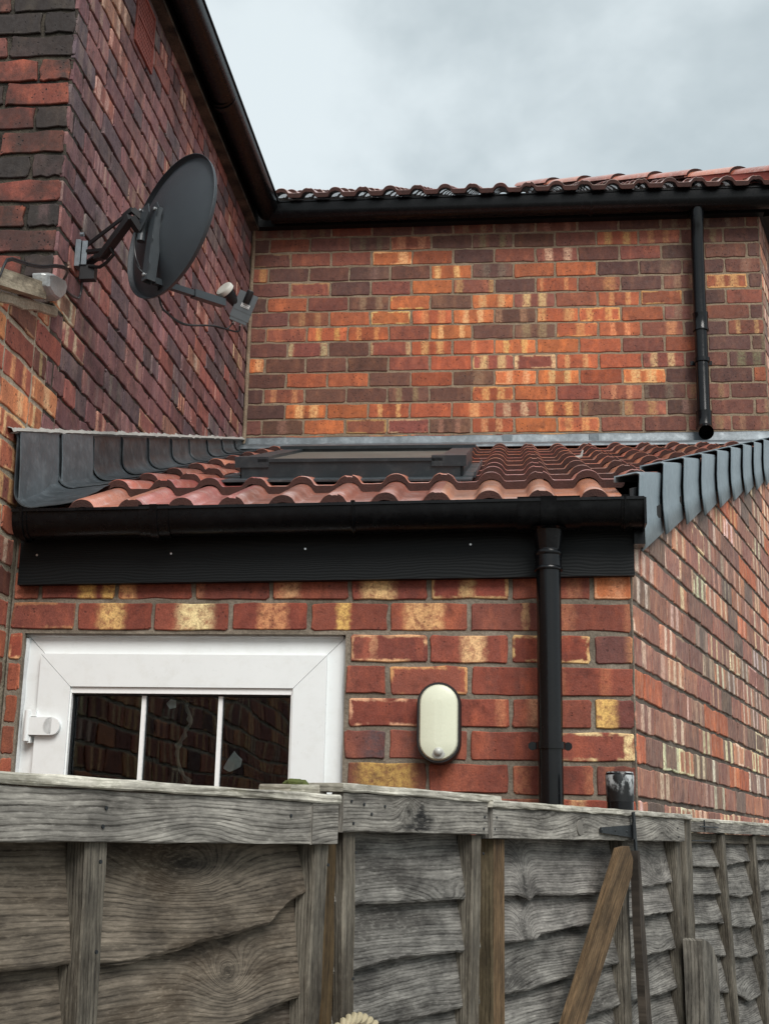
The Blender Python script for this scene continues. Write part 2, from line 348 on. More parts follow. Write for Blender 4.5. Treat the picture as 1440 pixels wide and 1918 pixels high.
g.put(b.inputs['Base Color'], g.mix(g.rng(n, .35, .7), lin('35332f'), lin('7a746a'))); g.put(b.inputs['Roughness'], g.rng(n, .3, .7, .28, .6)); b.inputs['Specular IOR Level'].default_value = .35; M_sky = m_
# weathered woods
M_wood = wood_mat('weathered_board', lin('85837e'), lin('201e1c'), lin('35322f'), .75, 1.0)
M_woodb = wood_mat('weathered_brown_board', lin('6c655d'), lin('221d18'), lin('352b20'), .8, 1.1, 160)
M_batt = wood_mat('weathered_batten', lin('6f6a60'), lin('28241f'), lin('372f25'), .6, .35, 230)
M_rail = wood_mat('weathered_rail', lin('98958e'), lin('33302c'), lin('48443f'), .6, .8, 190)
M_cope = wood_mat('bleached_capping', lin('c4c1b6'), lin('6a665c'), lin('7d7a6a'), .6, .3, 150, green=.25)
M_brown = wood_mat('brown_treated_timber', lin('6f5a42'), lin('30261a'), lin('463a2a'), .5, .6, 120)
M_post = wood_mat('dark_brown_post', lin('54452f'), lin('241c13'), lin('3a3023'), .5, .3, 110)
M_stump = wood_mat('rough_stump', lin('77736b'), lin('26241f'), lin('393630'), .8, .8, 110)
M_posts = wood_mat('greenish_post_side', lin('6a604c'), lin('332c20'), lin('47402f'), .5, .5, 130)
M_k1 = wood_mat('knotty_brown_board', lin('776e62'), lin('1e1a15'), lin('362b1f'), .8, 1.6, 170, knots=[(.315, 1.7205, .055, .020), (.397, 1.601, .022, .016), (-.5, 1.7, .05, .02), (-.2, 1.6, .03, .014)])
M_k3 = wood_mat('grey_board_with_knot', lin('8e8b86'), lin('2b2927'), lin('454240'), .65, 1.1, knots=[(1.206, 1.69, .012, .034), (1.206, 1.605, .012, .016), (1.90, 1.70, .04, .018)])
M_r2 = wood_mat('stained_rail', lin('98958e'), lin('33302c'), lin('48443f'), .6, .8, 190, knots=[(.173, .086, .013, .012)], blot=[(.215, .098, .045, .014), (.20, .107, .06, .008), (.21, .085, .018, .016)])
M_plank = wood_mat('black_rotten_plank', lin('4a433c'), lin('171412'), lin('2a2521'), .6, .2, 200)

# ------------------------------------------------------------------ brickwork
def pick(pal):
    t = rnd.random() * sum(x[0] for x in pal)
    for x in pal:
        t -= x[0]
        if t <= 0: return x
    return pal[-1]
def soft(h, sat=.84, gain=1.12):
    c = lin(h)[:3]; l = .3 * c[0] + .6 * c[1] + .1 * c[2]; return [gain * (l + (x - l) * sat) * k_ for x, k_ in zip(c, (1, 1.01, .92))]
def one(base, band='b08050', c1=-.5, c2=1.5, w=.05, st=0, rim=0):
    if st == 0 and rim == 0: band, c1, c2, w, st = rnd.choice(('a8603c', 'b06c48', '6c3a32')), rnd.uniform(0, .5), rnd.uniform(.6, 1.2), rnd.uniform(.06, .16), .6
    return ((*soft(base), rim), (*soft(band), rnd.random()), (c1, c2, w, st))
def brick_attr(pal):
    """palette entry: weight, base, band, band chance, rim chance"""
    w, base, band, pb, pr = pick(pal)
    k = rnd.uniform(.82, 1.18); bc = [x * k * rnd.uniform(.96, 1.04) for x in soft(base)]; bb = [x * rnd.uniform(.85, 1.15) for x in soft(band)]
    rim = rnd.uniform(.4, .9) if rnd.random() < pr else 0
    if rnd.random() < pb:
        t = rnd.random()
        if t < .6: c1_, c2_, wd = .30 + rnd.uniform(-.06, .05), .72 + rnd.uniform(-.06, .06), rnd.uniform(.06, .12)
        elif t < .8: c1_, c2_, wd = -.4, rnd.uniform(.4, .8), rnd.uniform(.06, .16)
        else: c1_, c2_, wd = rnd.uniform(.0, .2), rnd.uniform(.5, 1.0), rnd.uniform(.05, .14)
        st = rnd.uniform(.55, 1)
    else: c1_, c2_, wd, st = -.5, 1.5, .05, 0
    return ((*bc, rim), (*bb, rnd.random()), (c1_, c2_, wd, st))
def brickwork(name, parent, O, U, N, u0, u1, z0, z1, zj, pal, mats, gauge=.08848, L=.225, joint=.010, zt=None, zb=None,
              holes=(), phase=lambda j: 0 if j % 2 else .5, from_right=False, ua=None, ub=None, jit=.0016, depth=.004, header=0, thick=.1, palf=None, over=None, mshift=0.0):
    """wall surface of separate brick faces bedded in mortar. O at u=0,z=0; U along, N outward."""
    O = Vector(O); U = Vector(U).normalized(); N = Vector(N).normalized(); mb = MB()
    P = lambda u, z, d=0.: O + U * u + N * d + Vector((0, 0, z))
    j0 = math.floor((z0 - zj) / gauge)
    j = j0
    while zj + j * gauge < z1 - .004:
        za = zj + j * gauge + joint * .5; zc = za + gauge - joint
        a0 = ua(j, za) if ua else u0; b0 = ub(j, za) if ub else u1
        ph = phase(j); spans = []; hd = header and j % header == 0; LL = L * .5 if hd else L
        if from_right:
            x = b0; first = True
            while x > a0 + .01:
                l = LL * ph if (first and ph > 0) else LL; first = False
                spans.append((max(a0, x - l), x)); x -= l
        else:
            x = a0; first = True
            while x < b0 - .01:
                l = LL * ph if (first and ph > 0) else LL; first = False
                spans.append((x, min(b0, x + l))); x += l
        for ni, (xa, xb) in enumerate(spans):
            segs = [(xa, xb)]
            for (ha, hb, hz0, hz1) in holes:
                if zc > hz0 + .02 and za < hz1 - .02:
                    ns = []
                    for (p0, p1) in segs:
                        if p1 <= ha or p0 >= hb: ns.append((p0, p1))
                        else:
                            if p0 < ha: ns.append((p0, ha))
                            if p1 > hb: ns.append((hb, p1))
                    segs = ns
            for (p0, p1) in segs:
                if p1 - p0 < .03: continue
                fr_ = (p1 - p0) / (LL)
                p0 += joint * .5 + rnd.uniform(-.0015, .0015); p1 -= joint * .5 + rnd.uniform(-.0015, .0015)
                dz = rnd.uniform(-.0013, .0013)
                ztl = min(zc + dz, zt(p0) if zt else 99); ztr = min(zc + dz, zt(p1) if zt else 99)
                zbl = max(za + dz, z0, zb(p0) if zb else -99); zbr = max(za + dz, z0, zb(p1) if zb else -99)
                ztl = min(ztl, z1); ztr = min(ztr, z1)
                if ztl < zbl + .006 and ztr < zbr + .006: continue
                ztl = max(ztl, zbl + .003); ztr = max(ztr, zbr + .003)
                at = over[(j, ni)] if over and (j, ni) in over else brick_attr(palf(p0, za) if palf else pal); d0 = rnd.uniform(-.0014, .0014); tx = rnd.uniform(-.0012, .0012); tz = rnd.uniform(-.0012, .0012)
                un = []
                rx = .006 / max(p1 - p0, .01); rz = .006 / max(zc - za, .01)
                for (cx, cz, s0) in ((1 - rx, 1 - rz, 0), (rx, 1 - rz, 1), (rx, rz, 2), (1 - rx, rz, 3)):
                    for k in range(3):
                        a = (s0 + k / 2) * PI / 2; un.append((cx + rx * math.cos(a), cz + rz * math.sin(a)))
                    # intermediate points along the next edge
                    nx, nz = ((rx, 1), (0, rz), (1 - rx, 0), (1, 1 - rz))[s0]
                    lx, lz = un[-1]; kk = 4 if s0 % 2 == 0 else 2
                    for k in range(1, kk): un.append((lx + (nx - lx) * k / kk, lz + (nz - lz) * k / kk))
                def q(a, c, d):
                    zl = zbl + (ztl - zbl) * c; zr = zbr + (ztr - zbr) * c
                    return P(p0 + (p1 - p0) * a, zl + (zr - zl) * a, d + d0 + tx * (a - .5) + tz * (c - .5))
                js = [(rnd.gauss(0, jit), rnd.gauss(0, jit)) for _ in un]
                w_, h_ = p1 - p0, max(zc - za, .01)
                ins = [(a + (jx - (a - .5) * .005) / w_, c + (jz - (c - .5) * .005) / h_) for (a, c), (jx, jz) in zip(un, js)]
                o1 = [(a + jx / w_, c + jz / h_) for (a, c), (jx, jz) in zip(un, js)]
                sc = lambda L_: [(a * min(fr_, 1.0), c) for a, c in L_]
                mb.poly([q(a, c, 0) for a, c in ins], 0, sc(ins), at)
                n_ = len(un)
                for k in range(n_):
                    l = (k + 1) % n_
                    mb.poly([q(*ins[l], 0), q(*ins[k], 0), q(*o1[k], -.0022), q(*o1[l], -.0022)], 0, sc([ins[l], ins[k], o1[k], o1[l]]), at)
                    mb.poly([q(*o1[l], -.0022), q(*o1[k], -.0022), q(*o1[k], -depth - .004), q(*o1[l], -depth - .004)], 0, sc([o1[l], o1[k], o1[k], o1[l]]), at)
        j += 1
    # bedding mortar: slightly uneven sheet with a solid body behind it
    def slab(a, b_, c, d):
        nx = max(2, int((b_ - a) / .03)); nz = max(2, int((d - c) / .03)); rows = []
        for iz in range(nz + 1):
            row = []
            for ix in range(nx + 1):
                uu = a + (b_ - a) * ix / nx; lo = max(c, zb(uu) if zb else c); hi = min(d, zt(uu) if zt else d); hi = max(hi, lo)
                zz = lo + (hi - lo) * iz / nz
                row.append(P(uu, zz, -depth + mnoise.noise(Vector((uu * 23, zz * 23, 1.7))) * .0012))
            rows.append(row)
        mb.grid(rows, 1, flip=True)
        outl = [rows[0][0], rows[0][-1], rows[-1][-1]] + [rows[-1][k] for k in range(nx - 1, 0, -1)] + [rows[-1][0]]
        for k in range(len(outl)):
            p_, r_ = outl[k], outl[(k + 1) % len(outl)]; mb.poly([p_, p_ - N * thick, r_ - N * thick, r_], 1)
        mb.poly([q_ - N * thick for q_ in outl], 1)
    if ua: u0m = min(ua(j_, zj + j_ * gauge) for j_ in range(j0, j)); 
    else: u0m = u0
    u0m += mshift
    u1m = max(ub(j_, zj + j_ * gauge) for j_ in range(j0, j)) if ub else u1
    if holes:
        (ha, hb, hz0, hz1) = holes[0]
        if ha > u0m + .01: slab(u0m, ha, z0, min(z1, hz1))
        slab(hb, u1m, z0, min(z1, hz1)); slab(u0m, u1m, hz1, z1)
    else: slab(u0m, u1m, z0, z1)
    return mb.build(name, mats, parent)

# palettes: weight, base, band, chance of bands, chance of rim
PAL_FAR = [(3.2, '6e4638', '84684e', .30, .05), (2.6, '8e4e38', 'b87c4a', .45, .12), (2.4, 'a4522c', 'd09450', .5, .15), (1.1, 'b86028', 'dcae62', .4, .12), (1.3, '84463a', 'd0b07c', .55, .18), (.2, 'b48a48', 'd8b870', .4, .1)]
PAL_FARD = [(5, '62403a', '74604f', .3, .05), (3, '72443a', '8c6c52', .35, .08), (1.6, '8a4c3a', 'b8804e', .5, .12), (.9, '9a5032', 'c89458', .5, .15), (.4, '84463a', 'd0b07c', .6, .18)]
PAL_FARO = [(2.2, '6c463a', '90704e', .4, .05), (3.4, 'aa5028', 'd09450', .5, .15), (2.2, 'be6428', 'dcb066', .45, .15), (1.6, '924a38', 'd4b67e', .6, .2), (.3, 'bc9248', 'dcc07a', .4, .1)]
PAL_NEAR = [(4, '8e4830', 'b87048', .45, .12), (3, '7e4032', 'a8684a', .4, .12), (1.8, '96432c', 'd59a5e', .9, .3), (1.6, '8a3c2a', 'dcae6c', .95, .35), (.8, '6a3a34', 'c08a50', .6, .2), (.5, 'b5622f', 'd89a58', .5, .3)]
PAL_SIDE = [(4, 'a06a5c', 'e6c8b0', .5, .15), (3, '92655a', 'c8a08a', .5, .15), (2, 'b4745c', 'eedac4', .8, .3), (1.2, '8a6a5e', 'ecdac8', .9, .2), (.7, 'c0653e', 'e0b080', .3, .2), (1, '7a645c', 'a89888', .5, .1)]
PAL_SOOT = [(4, '885c60', '9c7874', .3, .1), (3, '775056', '886868', .3, .1), (2, '625058', '766668', .2, .05), (1.4, '985a54', 'c8a08c', .5, .15), (.7, '9a6e5e', 'd8c0a8', .6, .3)]
PAL_SFRONT = [(2.6, '8c4e46', '4a3432', .6, .1), (2.6, '4c3c3a', '332b2a', .4, .05), (1.6, '8f4638', '4a3532', .6, .1), (1.5, '3c3534', '5a4a46', .3, .05)]
PAL_NB = [(2, 'a85c42', 'e8c08c', .7, .35), (1.8, '9a5244', 'e0aa70', .75, .3), (1, 'c47a4c', 'ecc88e', .6, .3), (.8, '8e544a', 'ecdfb8', .9, .2), (.5, '6a4038', 'b08a60', .5, .2)]

Yn, Yf, XL, XR, Yc = 3.637, 6.674, -1.448, 0.327, 3.765
RD = Vector((math.sin(.31963), math.cos(.31963), 0)); RN = Vector((RD.y, -RD.x, 0)); TF = (Yf - Yn) / RD.y
def rz(Y, X=0.1):   # roof surface: line through the front edges of the tile courses
    t = .0165 * (X - .1) * max(0, 1 - (Y - 3.5) / 3.2)
    return t + (2.816 + .3406 * (Y - 3.86) if Y >= 3.86 else 2.816 - .447 * (3.86 - Y))

# ------------------------------------------------------------------ ground
gb = MB(); gb.poly([(-400, -400, 0), (400, -400, 0), (400, 400, 0), (-400, 400, 0)])
tag(gb.build('ground', M_conc), kind='structure')

# ------------------------------------------------------------------ main house
house = thing('brick_house', 'tall red brick house with black gutters, forming the inner corner behind the lean-to', 'house', (-1.5, 6.7, 0))
def pf(u, z):
    X = XL + u
    t = math.exp(-((X + .35) / .75) ** 2 - ((z - 4.2) / .42) ** 2) * 1.35 + mnoise.noise(Vector((u * 2, z * 3, 0))) * .5
    return PAL_FARO if t > .62 else (PAL_FARD if t < .22 else PAL_FAR)
brickwork('rear_wall', house, (XL, Yf, 0), (1, 0, 0), (0, -1, 0), 0, 1.324 - XL, 3.70, 5.07, 3.8545, PAL_FAR, [M_far, M_mfar],
          phase=lambda j: .46 if j % 2 == 0 else 0, palf=pf, depth=.0035, joint=.0115)
tooth = lambda j, z: (3.882 if j % 2 == 0 else 3.765) - 3.765 if z < 3.38 else 0.0
o = brickwork('side_wall', house, (XL, Yc, 0), (0, 1, 0), (1, 0, 0), 0, Yf - Yc + .06, 2.55, 5.06, 3.557, PAL_SOOT, [M_soot, M_msoot],
          phase=lambda j: .5 if j % 2 else 0, ua=tooth, depth=.009, joint=.013, jit=.0026, header=5, mshift=.02)
tag(o, 'soot darkened brick wall with blackened joints')
brickwork('front_wall', house, (XL - 2.6, Yc, 0), (1, 0, 0), (0, -1, 0), 0, 2.6 - .003, 3.0, 6.6, 3.557, PAL_SFRONT, [M_soot2, M_msoot],
          phase=lambda j: .5 if j % 2 else 0, from_right=True, depth=.009, joint=.014, jit=.0028, zt=lambda u: 5.06 + .51 * (2.6 - u))
brickwork('angled_wall', house, (1.324, Yf, 0), RD, RN, .002, 3.4, 0, 5.07, 3.8545, PAL_SIDE, [M_side, M_mside])
# sealant bead in the inner corner
mb = MB(); pts = []
for k in range(60):
    z = 3.80 + k * 1.25 / 59; pts.append(Vector((XL + .012 + mnoise.noise(Vector((0, 0, z * 9))) * .004, Yf - .012, z)))
mb.tube(pts, [.011 + .004 * mnoise.noise(Vector((3, 0, p_.z * 14))) for p_ in pts], 8); mb.build('corner_mortar', M_mfar, house, True)

def gutter_mesh(a, b, out, r=.056, depth=.062, sq=.8):
    """open half round gutter from a to b (top back edge line), 'out' horizontal outward"""
    a, b, out = Vector(a), Vector(b), Vector(out).normalized(); mb = MB(); rows = []
    prof = []
    for k in range(15):
        t = PI * k / 14; prof.append((r - r * math.cos(t), -depth * max(0, math.sin(t)) ** sq))
    outer = [(x, z) for x, z in prof]; inner = [(r + (x - r) * .94, z * .95 + .0) for x, z in prof][::-1]
    outl = [(-.002, .004)] + outer + [(2 * r + .006, 0.0), (2 * r + .006, .008), (2 * r - .002, .008)] + inner
    for p_ in (a, b): rows.append([p_ + out * x + Vector((0, 0, z)) for x, z in outl])
    mb.grid(rows, 0, closed=True, flip=False); mb.poly(rows[0][::-1]); mb.poly(rows[1])
    return mb
def union_mesh(p_, along, out, w=.05, r=.060, depth=.068, sq=.8):
    p_, al, out = Vector(p_), Vector(along).normalized(), Vector(out).normalized(); mb = MB()
    for (w_, r_, d_) in ((w, r, depth), (w * .25, r + .004, depth + .005)):
        prof = [(r_ - .056 * 0 - r_ * math.cos(PI * k / 14), -d_ * max(0, math.sin(PI * k / 14)) ** sq) for k in range(15)]
        prof = [(x - (r_ - .056), z) for x, z in prof]
        outl = prof + [(prof[-1][0] + .004, .012), (prof[-1][0] - .012, .012), (prof[-1][0] - .012, 0)] + [(x * .9 + .005, z * .9) for x, z in prof[::-1]]
        rows = [[p_ + al * s_ + out * x + Vector((0, 0, z)) for x, z in outl] for s_ in (-w_ / 2, w_ / 2)]
        mb.grid(rows, closed=True); mb.poly(rows[0][::-1]); mb.poly(rows[1])
    return mb
def fascia(name, parent, a, b, out, h0, h1, th=.022, mt=None, seg=8):
    """board between bottom line a->b, heights h0 and h1 at the ends"""
    a, b, out = Vector(a), Vector(b), Vector(out).normalized(); mb = MB(); L_ = (b - a).length
    uo = rnd.uniform(0, 30); fr_ = []; bk = []
    q = [a, b, b + Vector((0, 0, h1)), a + Vector((0, 0, h0))]; uv = [(uo, 0), (uo + L_, 0), (uo + L_, h1), (uo, h0)]
    f_ = [p_ + out * th for p_ in q]
    mb.poly(f_, 0, uv); mb.poly(q[::-1], 0, uv[::-1])
    for k in range(4):
        l = (k + 1) % 4; mb.poly([f_[l], f_[k], q[k], q[l]], 0, [uv[l], uv[k], uv[k], uv[l]])
    return mb.build(name, mt or M_fasc, parent, bevel=.002)
# rear eaves: fascia, gutter, downpipe
fascia('fascia', house, (XL + .03, Yf - .004, 5.052), (1.345, Yf - .004, 5.062), (0, -1, 0), .14, .14, .05, M_fasc)
gu = gutter_mesh((XL + .13, Yf - .055, 5.135), (1.46, Yf - .055, 5.147), (0, -1, 0), r=.06, depth=.088, sq=.45).build('gutter', M_plas, house, True)
for X in (-.62, .42):
    union_mesh((X, Yf - .055, 5.141), (1, 0, 0), (0, -1, 0), w=.02, depth=.091, sq=.45).build('gutter_union', M_plas, gu, True)
mb = MB(); X0 = .982; Yp = Yf - .075
mb.tube([(X0 + .001, Yf - .11, 5.10), (X0 + .001, Yf - .11, 5.04), (X0, Yf - .095, 4.97), (X0, Yp, 4.90), (X0 - .001, Yp, 4.4), (X0 - .003, Yp, 3.86), (X0 - .003, Yp - .01, 3.82)], .034, 24)
dp = mb.build('downpipe', M_pipe, house, True); tag(dp, 'black downpipe on the upper brick wall')
MB().lathe((X0, Yp, 4.38), (0, 0, 1), [(0, .037), (0, .0405), (.012, .0405), (.016, .039), (.085, .039), (.09, .0405), (.10, .0405), (.10, .036)]).build('pipe_collar', M_pipe, dp, True)
MB().lathe((X0, Yp, 5.035), (0, 0, 1), [(0, .035), (0, .039), (.06, .041), (.07, .05)]).build('outlet', M_pipe, dp, True)
mb = MB(); mb.lathe((X0 - .001, Yp, 4.205), (0, 0, 1), [(0, .036), (0, .041), (.022, .041), (.022, .036)]); mb.box((X0, Yp + .04, 4.216), (.112, .008, .022)); mb.box((X0, Yp + .058, 4.216), (.03, .045, .02))
cl = mb.build('pipe_clip', M_pipe, dp, True)

mb = MB(); mb.lathe((X0 - .003, Yp, 3.845), (0, 0, 1), [(0, .036), (0, .0415), (.015, .0415), (.02, .040), (.075, .040), (.09, .0415), (.09, .036)])
mb.tube([(X0 - .003, Yp, 3.875), (X0 - .003, Yp - .006, 3.845), (X0 - .003, Yp - .03, 3.82), (X0 - .003, Yp - .06, 3.805)], .0385, 22, cap=False); mb.build('shoe', M_pipe, dp, True)
# side eaves (left) along the dark wall
fascia('fascia', house, (XL - .002, 3.70, 5.045), (XL - .002, Yf - .055, 5.045), (1, 0, 0), .15, .15, .045)
mb = MB(); mb.box((XL + .025, (3.7 + Yf - .06) / 2, 5.035), (.05, Yf - 3.76, .016)); mb.build('mortar_bed', M_msoot, house)
gu2 = gutter_mesh((XL + .045, 3.62, 5.125), (XL + .045, Yf - .11, 5.14), (1, 0, 0), r=.064, depth=.078).build('gutter', M_plas, house, True)
union_mesh((XL + .045, 5.40, 5.134), (0, 1, 0), (1, 0, 0), w=.06, r=.068, depth=.084).build('gutter_union', M_plas, gu2, True)
# angled eaves to the right
A = Vector((1.345, Yf, 0)); B = A + RD * 3.3
fascia('fascia', house, A + Vector((0, -.0, 5.062)) + RN * .0, B + Vector((0, 0, 5.062)), RN, .14, .14, .045)
gutter_mesh(A + RN * .048 + Vector((0, 0, 5.145)) - RD * .02, B + RN * .048 + Vector((0, 0, 5.145)), RN, r=.06, depth=.072).build('gutter', M_plas, house, True)
# air brick
av = MB(); y0, y1, za, zb_ = 4.37, 4.60, 4.725, 4.90
fr_c = Vector((XL + .004, 0, 0))
def wallbox(mb, ya, yb, z0, z1, t0=-.002, t1=.008, mi=0): mb.box((XL + (t0 + t1) / 2, (ya + yb) / 2, (z0 + z1) / 2), (t1 - t0, yb - ya, z1 - z0), mi=mi)
vent = MB(); wallbox(vent, 4.375, 4.605, 4.735, 4.985, -.003, .002); vo = vent.build('air_vent', M_dark, house)  # black backing paints in the shade of the vent holes
vg = MB()
for i in range(12):
    yy = 4.386 + i * .019; wallbox(vg, yy - .0045, yy + .0045, 4.735, 4.985, .001, .0045)
for j in range(12):
    zz = 4.745 + j * .0212; wallbox(vg, 4.375, 4.605, zz - .0045, zz + .0045, .001, .004)
for zz in (4.738, 4.86, 4.982): wallbox(vg, 4.372, 4.608, zz - .006, zz + .006, 0, .008)
for yy in (4.376, 4.604): wallbox(vg, yy - .006, yy + .006, 4.735, 4.985, 0, .0075)
vg.build('grille', M_vent, vo)

# ------------------------------------------------------------------ tiled roofs
PAL_T = ['b96a52', 'c4785e', 'a85c46', 'ca8268', 'b06650']
def roll_profile(x, xr):
    """height of a double-roman tile top at distance x from nearest roll centre"""
    d = abs(x - xr)
    if d < .034: return .030 * math.sqrt(max(0, 1 - (d / .0365) ** 2)) 
    if d < .046: return .011 * ((.046 - d) / .012) ** 2
    return 0.0
def tiled_roof(name, parent, Yfirst, zfun, n, gauge, x0, x1, roll0, pitch, frame, th=.026, xmaxf=None, xminf=None, skip=None, res=13):
    """frame(X, Y, z) maps roof coordinates to world"""
    mb = MB(); k0 = math.floor((x0 - roll0) / pitch) - 1
    for c_ in range(n):
        Ya = Yfirst + gauge * c_; Yb = Ya + gauge + .03
        t = k0 - (k0 % 2)
        while roll0 + pitch * t < x1:
            xa = roll0 + pitch * t + .012; xb = xa + 2 * pitch; t += 2
            xa_, xb_ = max(xa, x0), min(xb, x1)
            if xminf: xa_ = max(xa_, xminf(Ya))
            if xmaxf: xb_ = min(xb_, xmaxf(Ya) + .0)
            if xb_ - xa_ < .02: continue
            if skip and skip((xa_ + xb_) / 2, Ya): 
                continue
            col = lin(rnd.choice(PAL_T)); at = ((*[x * rnd.uniform(.8, 1.2) for x in col[:3]], 1), (0, 0, 0, 1), (0, 0, 0, 1))
            lift = rnd.uniform(0, .003); m_ = res * 2 * 2; xs = [xa_ + (xb_ - xa_) * k / m_ for k in range(m_ + 1)]
            nz = [mnoise.noise(Vector((x * 55, Ya * 3, 2))) * .0022 for x in xs]
            rows = []; bot = []
            for yi, Y in enumerate((Ya, Ya + .004, Ya + gauge * .5, Yb)):
                row = []
                for k, x in enumerate(xs):
                    xr = roll0 + pitch * round((x - roll0) / pitch)
                    h = roll_profile(x, xr)
                    if xmaxf: xq = min(x, xmaxf(Y))
                    else: xq = x
                    e = -.002 if yi == 0 else 0
                    yy = Y + (nz[k] * .8 if yi < 2 else 0)
                    if yi < 2 and abs(x - xb) < .02: h += nz[k] - .004
                    row.append(Vector((xq, yy, zfun(Ya, x) + ((zfun(Ya + gauge, x) - th - zfun(Ya, x)) / gauge * (Y - Ya)) + h + lift + e)))
                rows.append(row)
            mb.grid([[frame(v) for v in r] for r in rows], 0, at=at)
            lo = [Vector((v.x, v.y, v.z - th * (1.0 if roll_profile(x, roll0 + pitch * round((x - roll0) / pitch)) < .01 else .80) + nz[k])) for k, (v, x) in enumerate(zip(rows[0], xs))]
            mb.grid([[frame(v) for v in lo], [frame(v) for v in rows[0]]], 1, at=at)
            lo2 = [Vector((v.x, v.y + .12, v.z + zslope * .12 - .01)) for v in lo]
            mb.grid([[frame(v) for v in lo2], [frame(v) for v in lo]], 1, at=at)
            for side in (0, -1):   # cut side faces
                a_, b_, c2_ = rows[0][side], rows[-1][side], lo[side]
                mb.poly([frame(a_), frame(b_), frame(b_ - Vector((0, 0, th))), frame(c2_)], 1, at=at)
    return mb.build(name, [M_tile, M_butt], parent, True)
zslope = .3375

# ------------------------------------------------------------------ lean-to extension
ext = thing('brick_extension', 'single storey brick lean-to with red tiled roof, white door and black gutter', 'extension', (-.5, 3.7, 0))
DL, DR, DT = -1.398, -.469, 2.311
OV = {(3, 0): one('6a3c38', 'd08a50', .60, 1.6, .16, .9), (3, 1): one('8c3e2c', 'dcb070', -.5, 1.5, .05, 0, .9), (3, 2): one('8a4030', 'e2b27c', .55, -.5, .16, 1), (3, 3): one('8a4234', 'd8a070', .30, 1.5, .05, .5, .85),
      (4, 0): one('84402f'), (4, 1): one('7e4034', 'b89060', .70, 1.4, .05, .6), (4, 2): one('8c4430', 'e0a86a', .32, .55, .15, .9), (4, 3): one('8a4230', 'e0b050', .42, 1.5, .09, 1), (4, 4): one('80382a', 'd8905a', .45, .62, .12, .8), (4, 5): one('88402f', 'ecd49a', .55, 1.5, .24, 1), (4, 6): one('863e2e', 'd8aa60', .45, 1.5, .18, 1), (4, 7): one('7c3c30', 'dca060', 1.0, 1.5, .12, .9, .3),
      (5, 1): one('85402f', 'b47048', .8, 1.5, .1, .5), (5, 3): one('80392b', 'e6b878', .35, 1.4, .22, 1), (5, 4): one('84402f', 'd29a68', .2, 1.5, .16, .8), (5, 5): one('7c3a2c', 'c8855a', -.1, 1.5, .2, .7), (5, 6): one('88402f', 'e0a060', .1, 1.5, .14, .9), (5, 7): one('803a2c', 'd0a048', .62, .95, .12, 1),
      (2, 0): one('863e2e'), (2, 1): one('8c3f2d'), (2, 2): one('8a4434', 'd89a58', 1.5, -.5, .05, 0, .7), (2, 3): one('924634'),
      (1, 0): one('7c4038', 'd8a850', .12, 1.6, .16, 1), (1, 1): one('8e4633', 'd89a74', .35, 1.5, .16, .7), (1, 2): one('944430', 'c87a50', .1, .9, .07, .7), (1, 3): one('8a3f2f', 'dca07c', -.5, 1.5, .05, 0, .8),
      (0, 0): one('863e2f', 'e6c88e', .93, 1.5, .06, 1, .75), (0, 1): one('88402f'), (0, 2): one('8c4838', '6a4a4a', .45, 1.5, .25, .7), (0, 3): one('7c4238', '4c4048', .45, 1.5, .22, .8), (0, 4): one('c07a48', 'dca068', .4, .6, .2, .5),
      (-1, 0): one('703c32'), (-1, 1): one('8a4030'), (-1, 2): one('86402f', '9c5038', .4, 1.5, .2, .6), (-1, 3): one('74402f', 'b8903e', .35, .62, .24, .9), (-1, 4): one('9a4a34', 'd88a5c', .75, 1.5, .08, .9)}
brickwork('front_wall', ext, (XL, Yn, 0), (1, 0, 0), (0, -1, 0), .004, XR - XL, 0, 2.60, 1.9632, PAL_NEAR, [M_near, M_mnear],
          holes=[(DL - XL, DR - XL, -.1, DT)], phase=lambda j: .5 if j % 2 else 0, from_right=True, depth=.0045, joint=.0125, thick=.1, jit=.0012, over=OV)
ztR = lambda t: rz(Yn + t * RD.y) - .07
brickwork('side_wall', ext, (XR, Yn, 0), RD, RN, .0, TF, 0, 3.8, 1.9632, PAL_SIDE, [M_side, M_mside], zt=ztR,
          phase=lambda j: .5 if j % 2 == 0 else 0, depth=.005, joint=.012)
zslope = .3375
tiled_roof('tiled_roof', ext, 3.54, lambda Y, X: rz(Y, X), 10, .32, XL + .13, 1.5, .077, .1447, lambda v: v, th=.027,
           xmaxf=lambda Y: XR + .3312 * (Y - Yn) + .007, skip=lambda x, Y: -.86 < x < -.17 and 4.05 < Y < 4.66)
# roof deck under the tiles (stops light leaking) 
mb = MB(); a = [(XL + .01, 3.60, rz(3.60) - .10), (XR, 3.60, rz(3.60) - .10), (XR + .3312 * (6.66 - Yn), 6.66, rz(6.66) - .11), (XL + .01, 6.66, rz(6.66) - .11)]
mb.prism(a, (0, 0, .04)); mb.build('roof_deck', M_dark, ext)
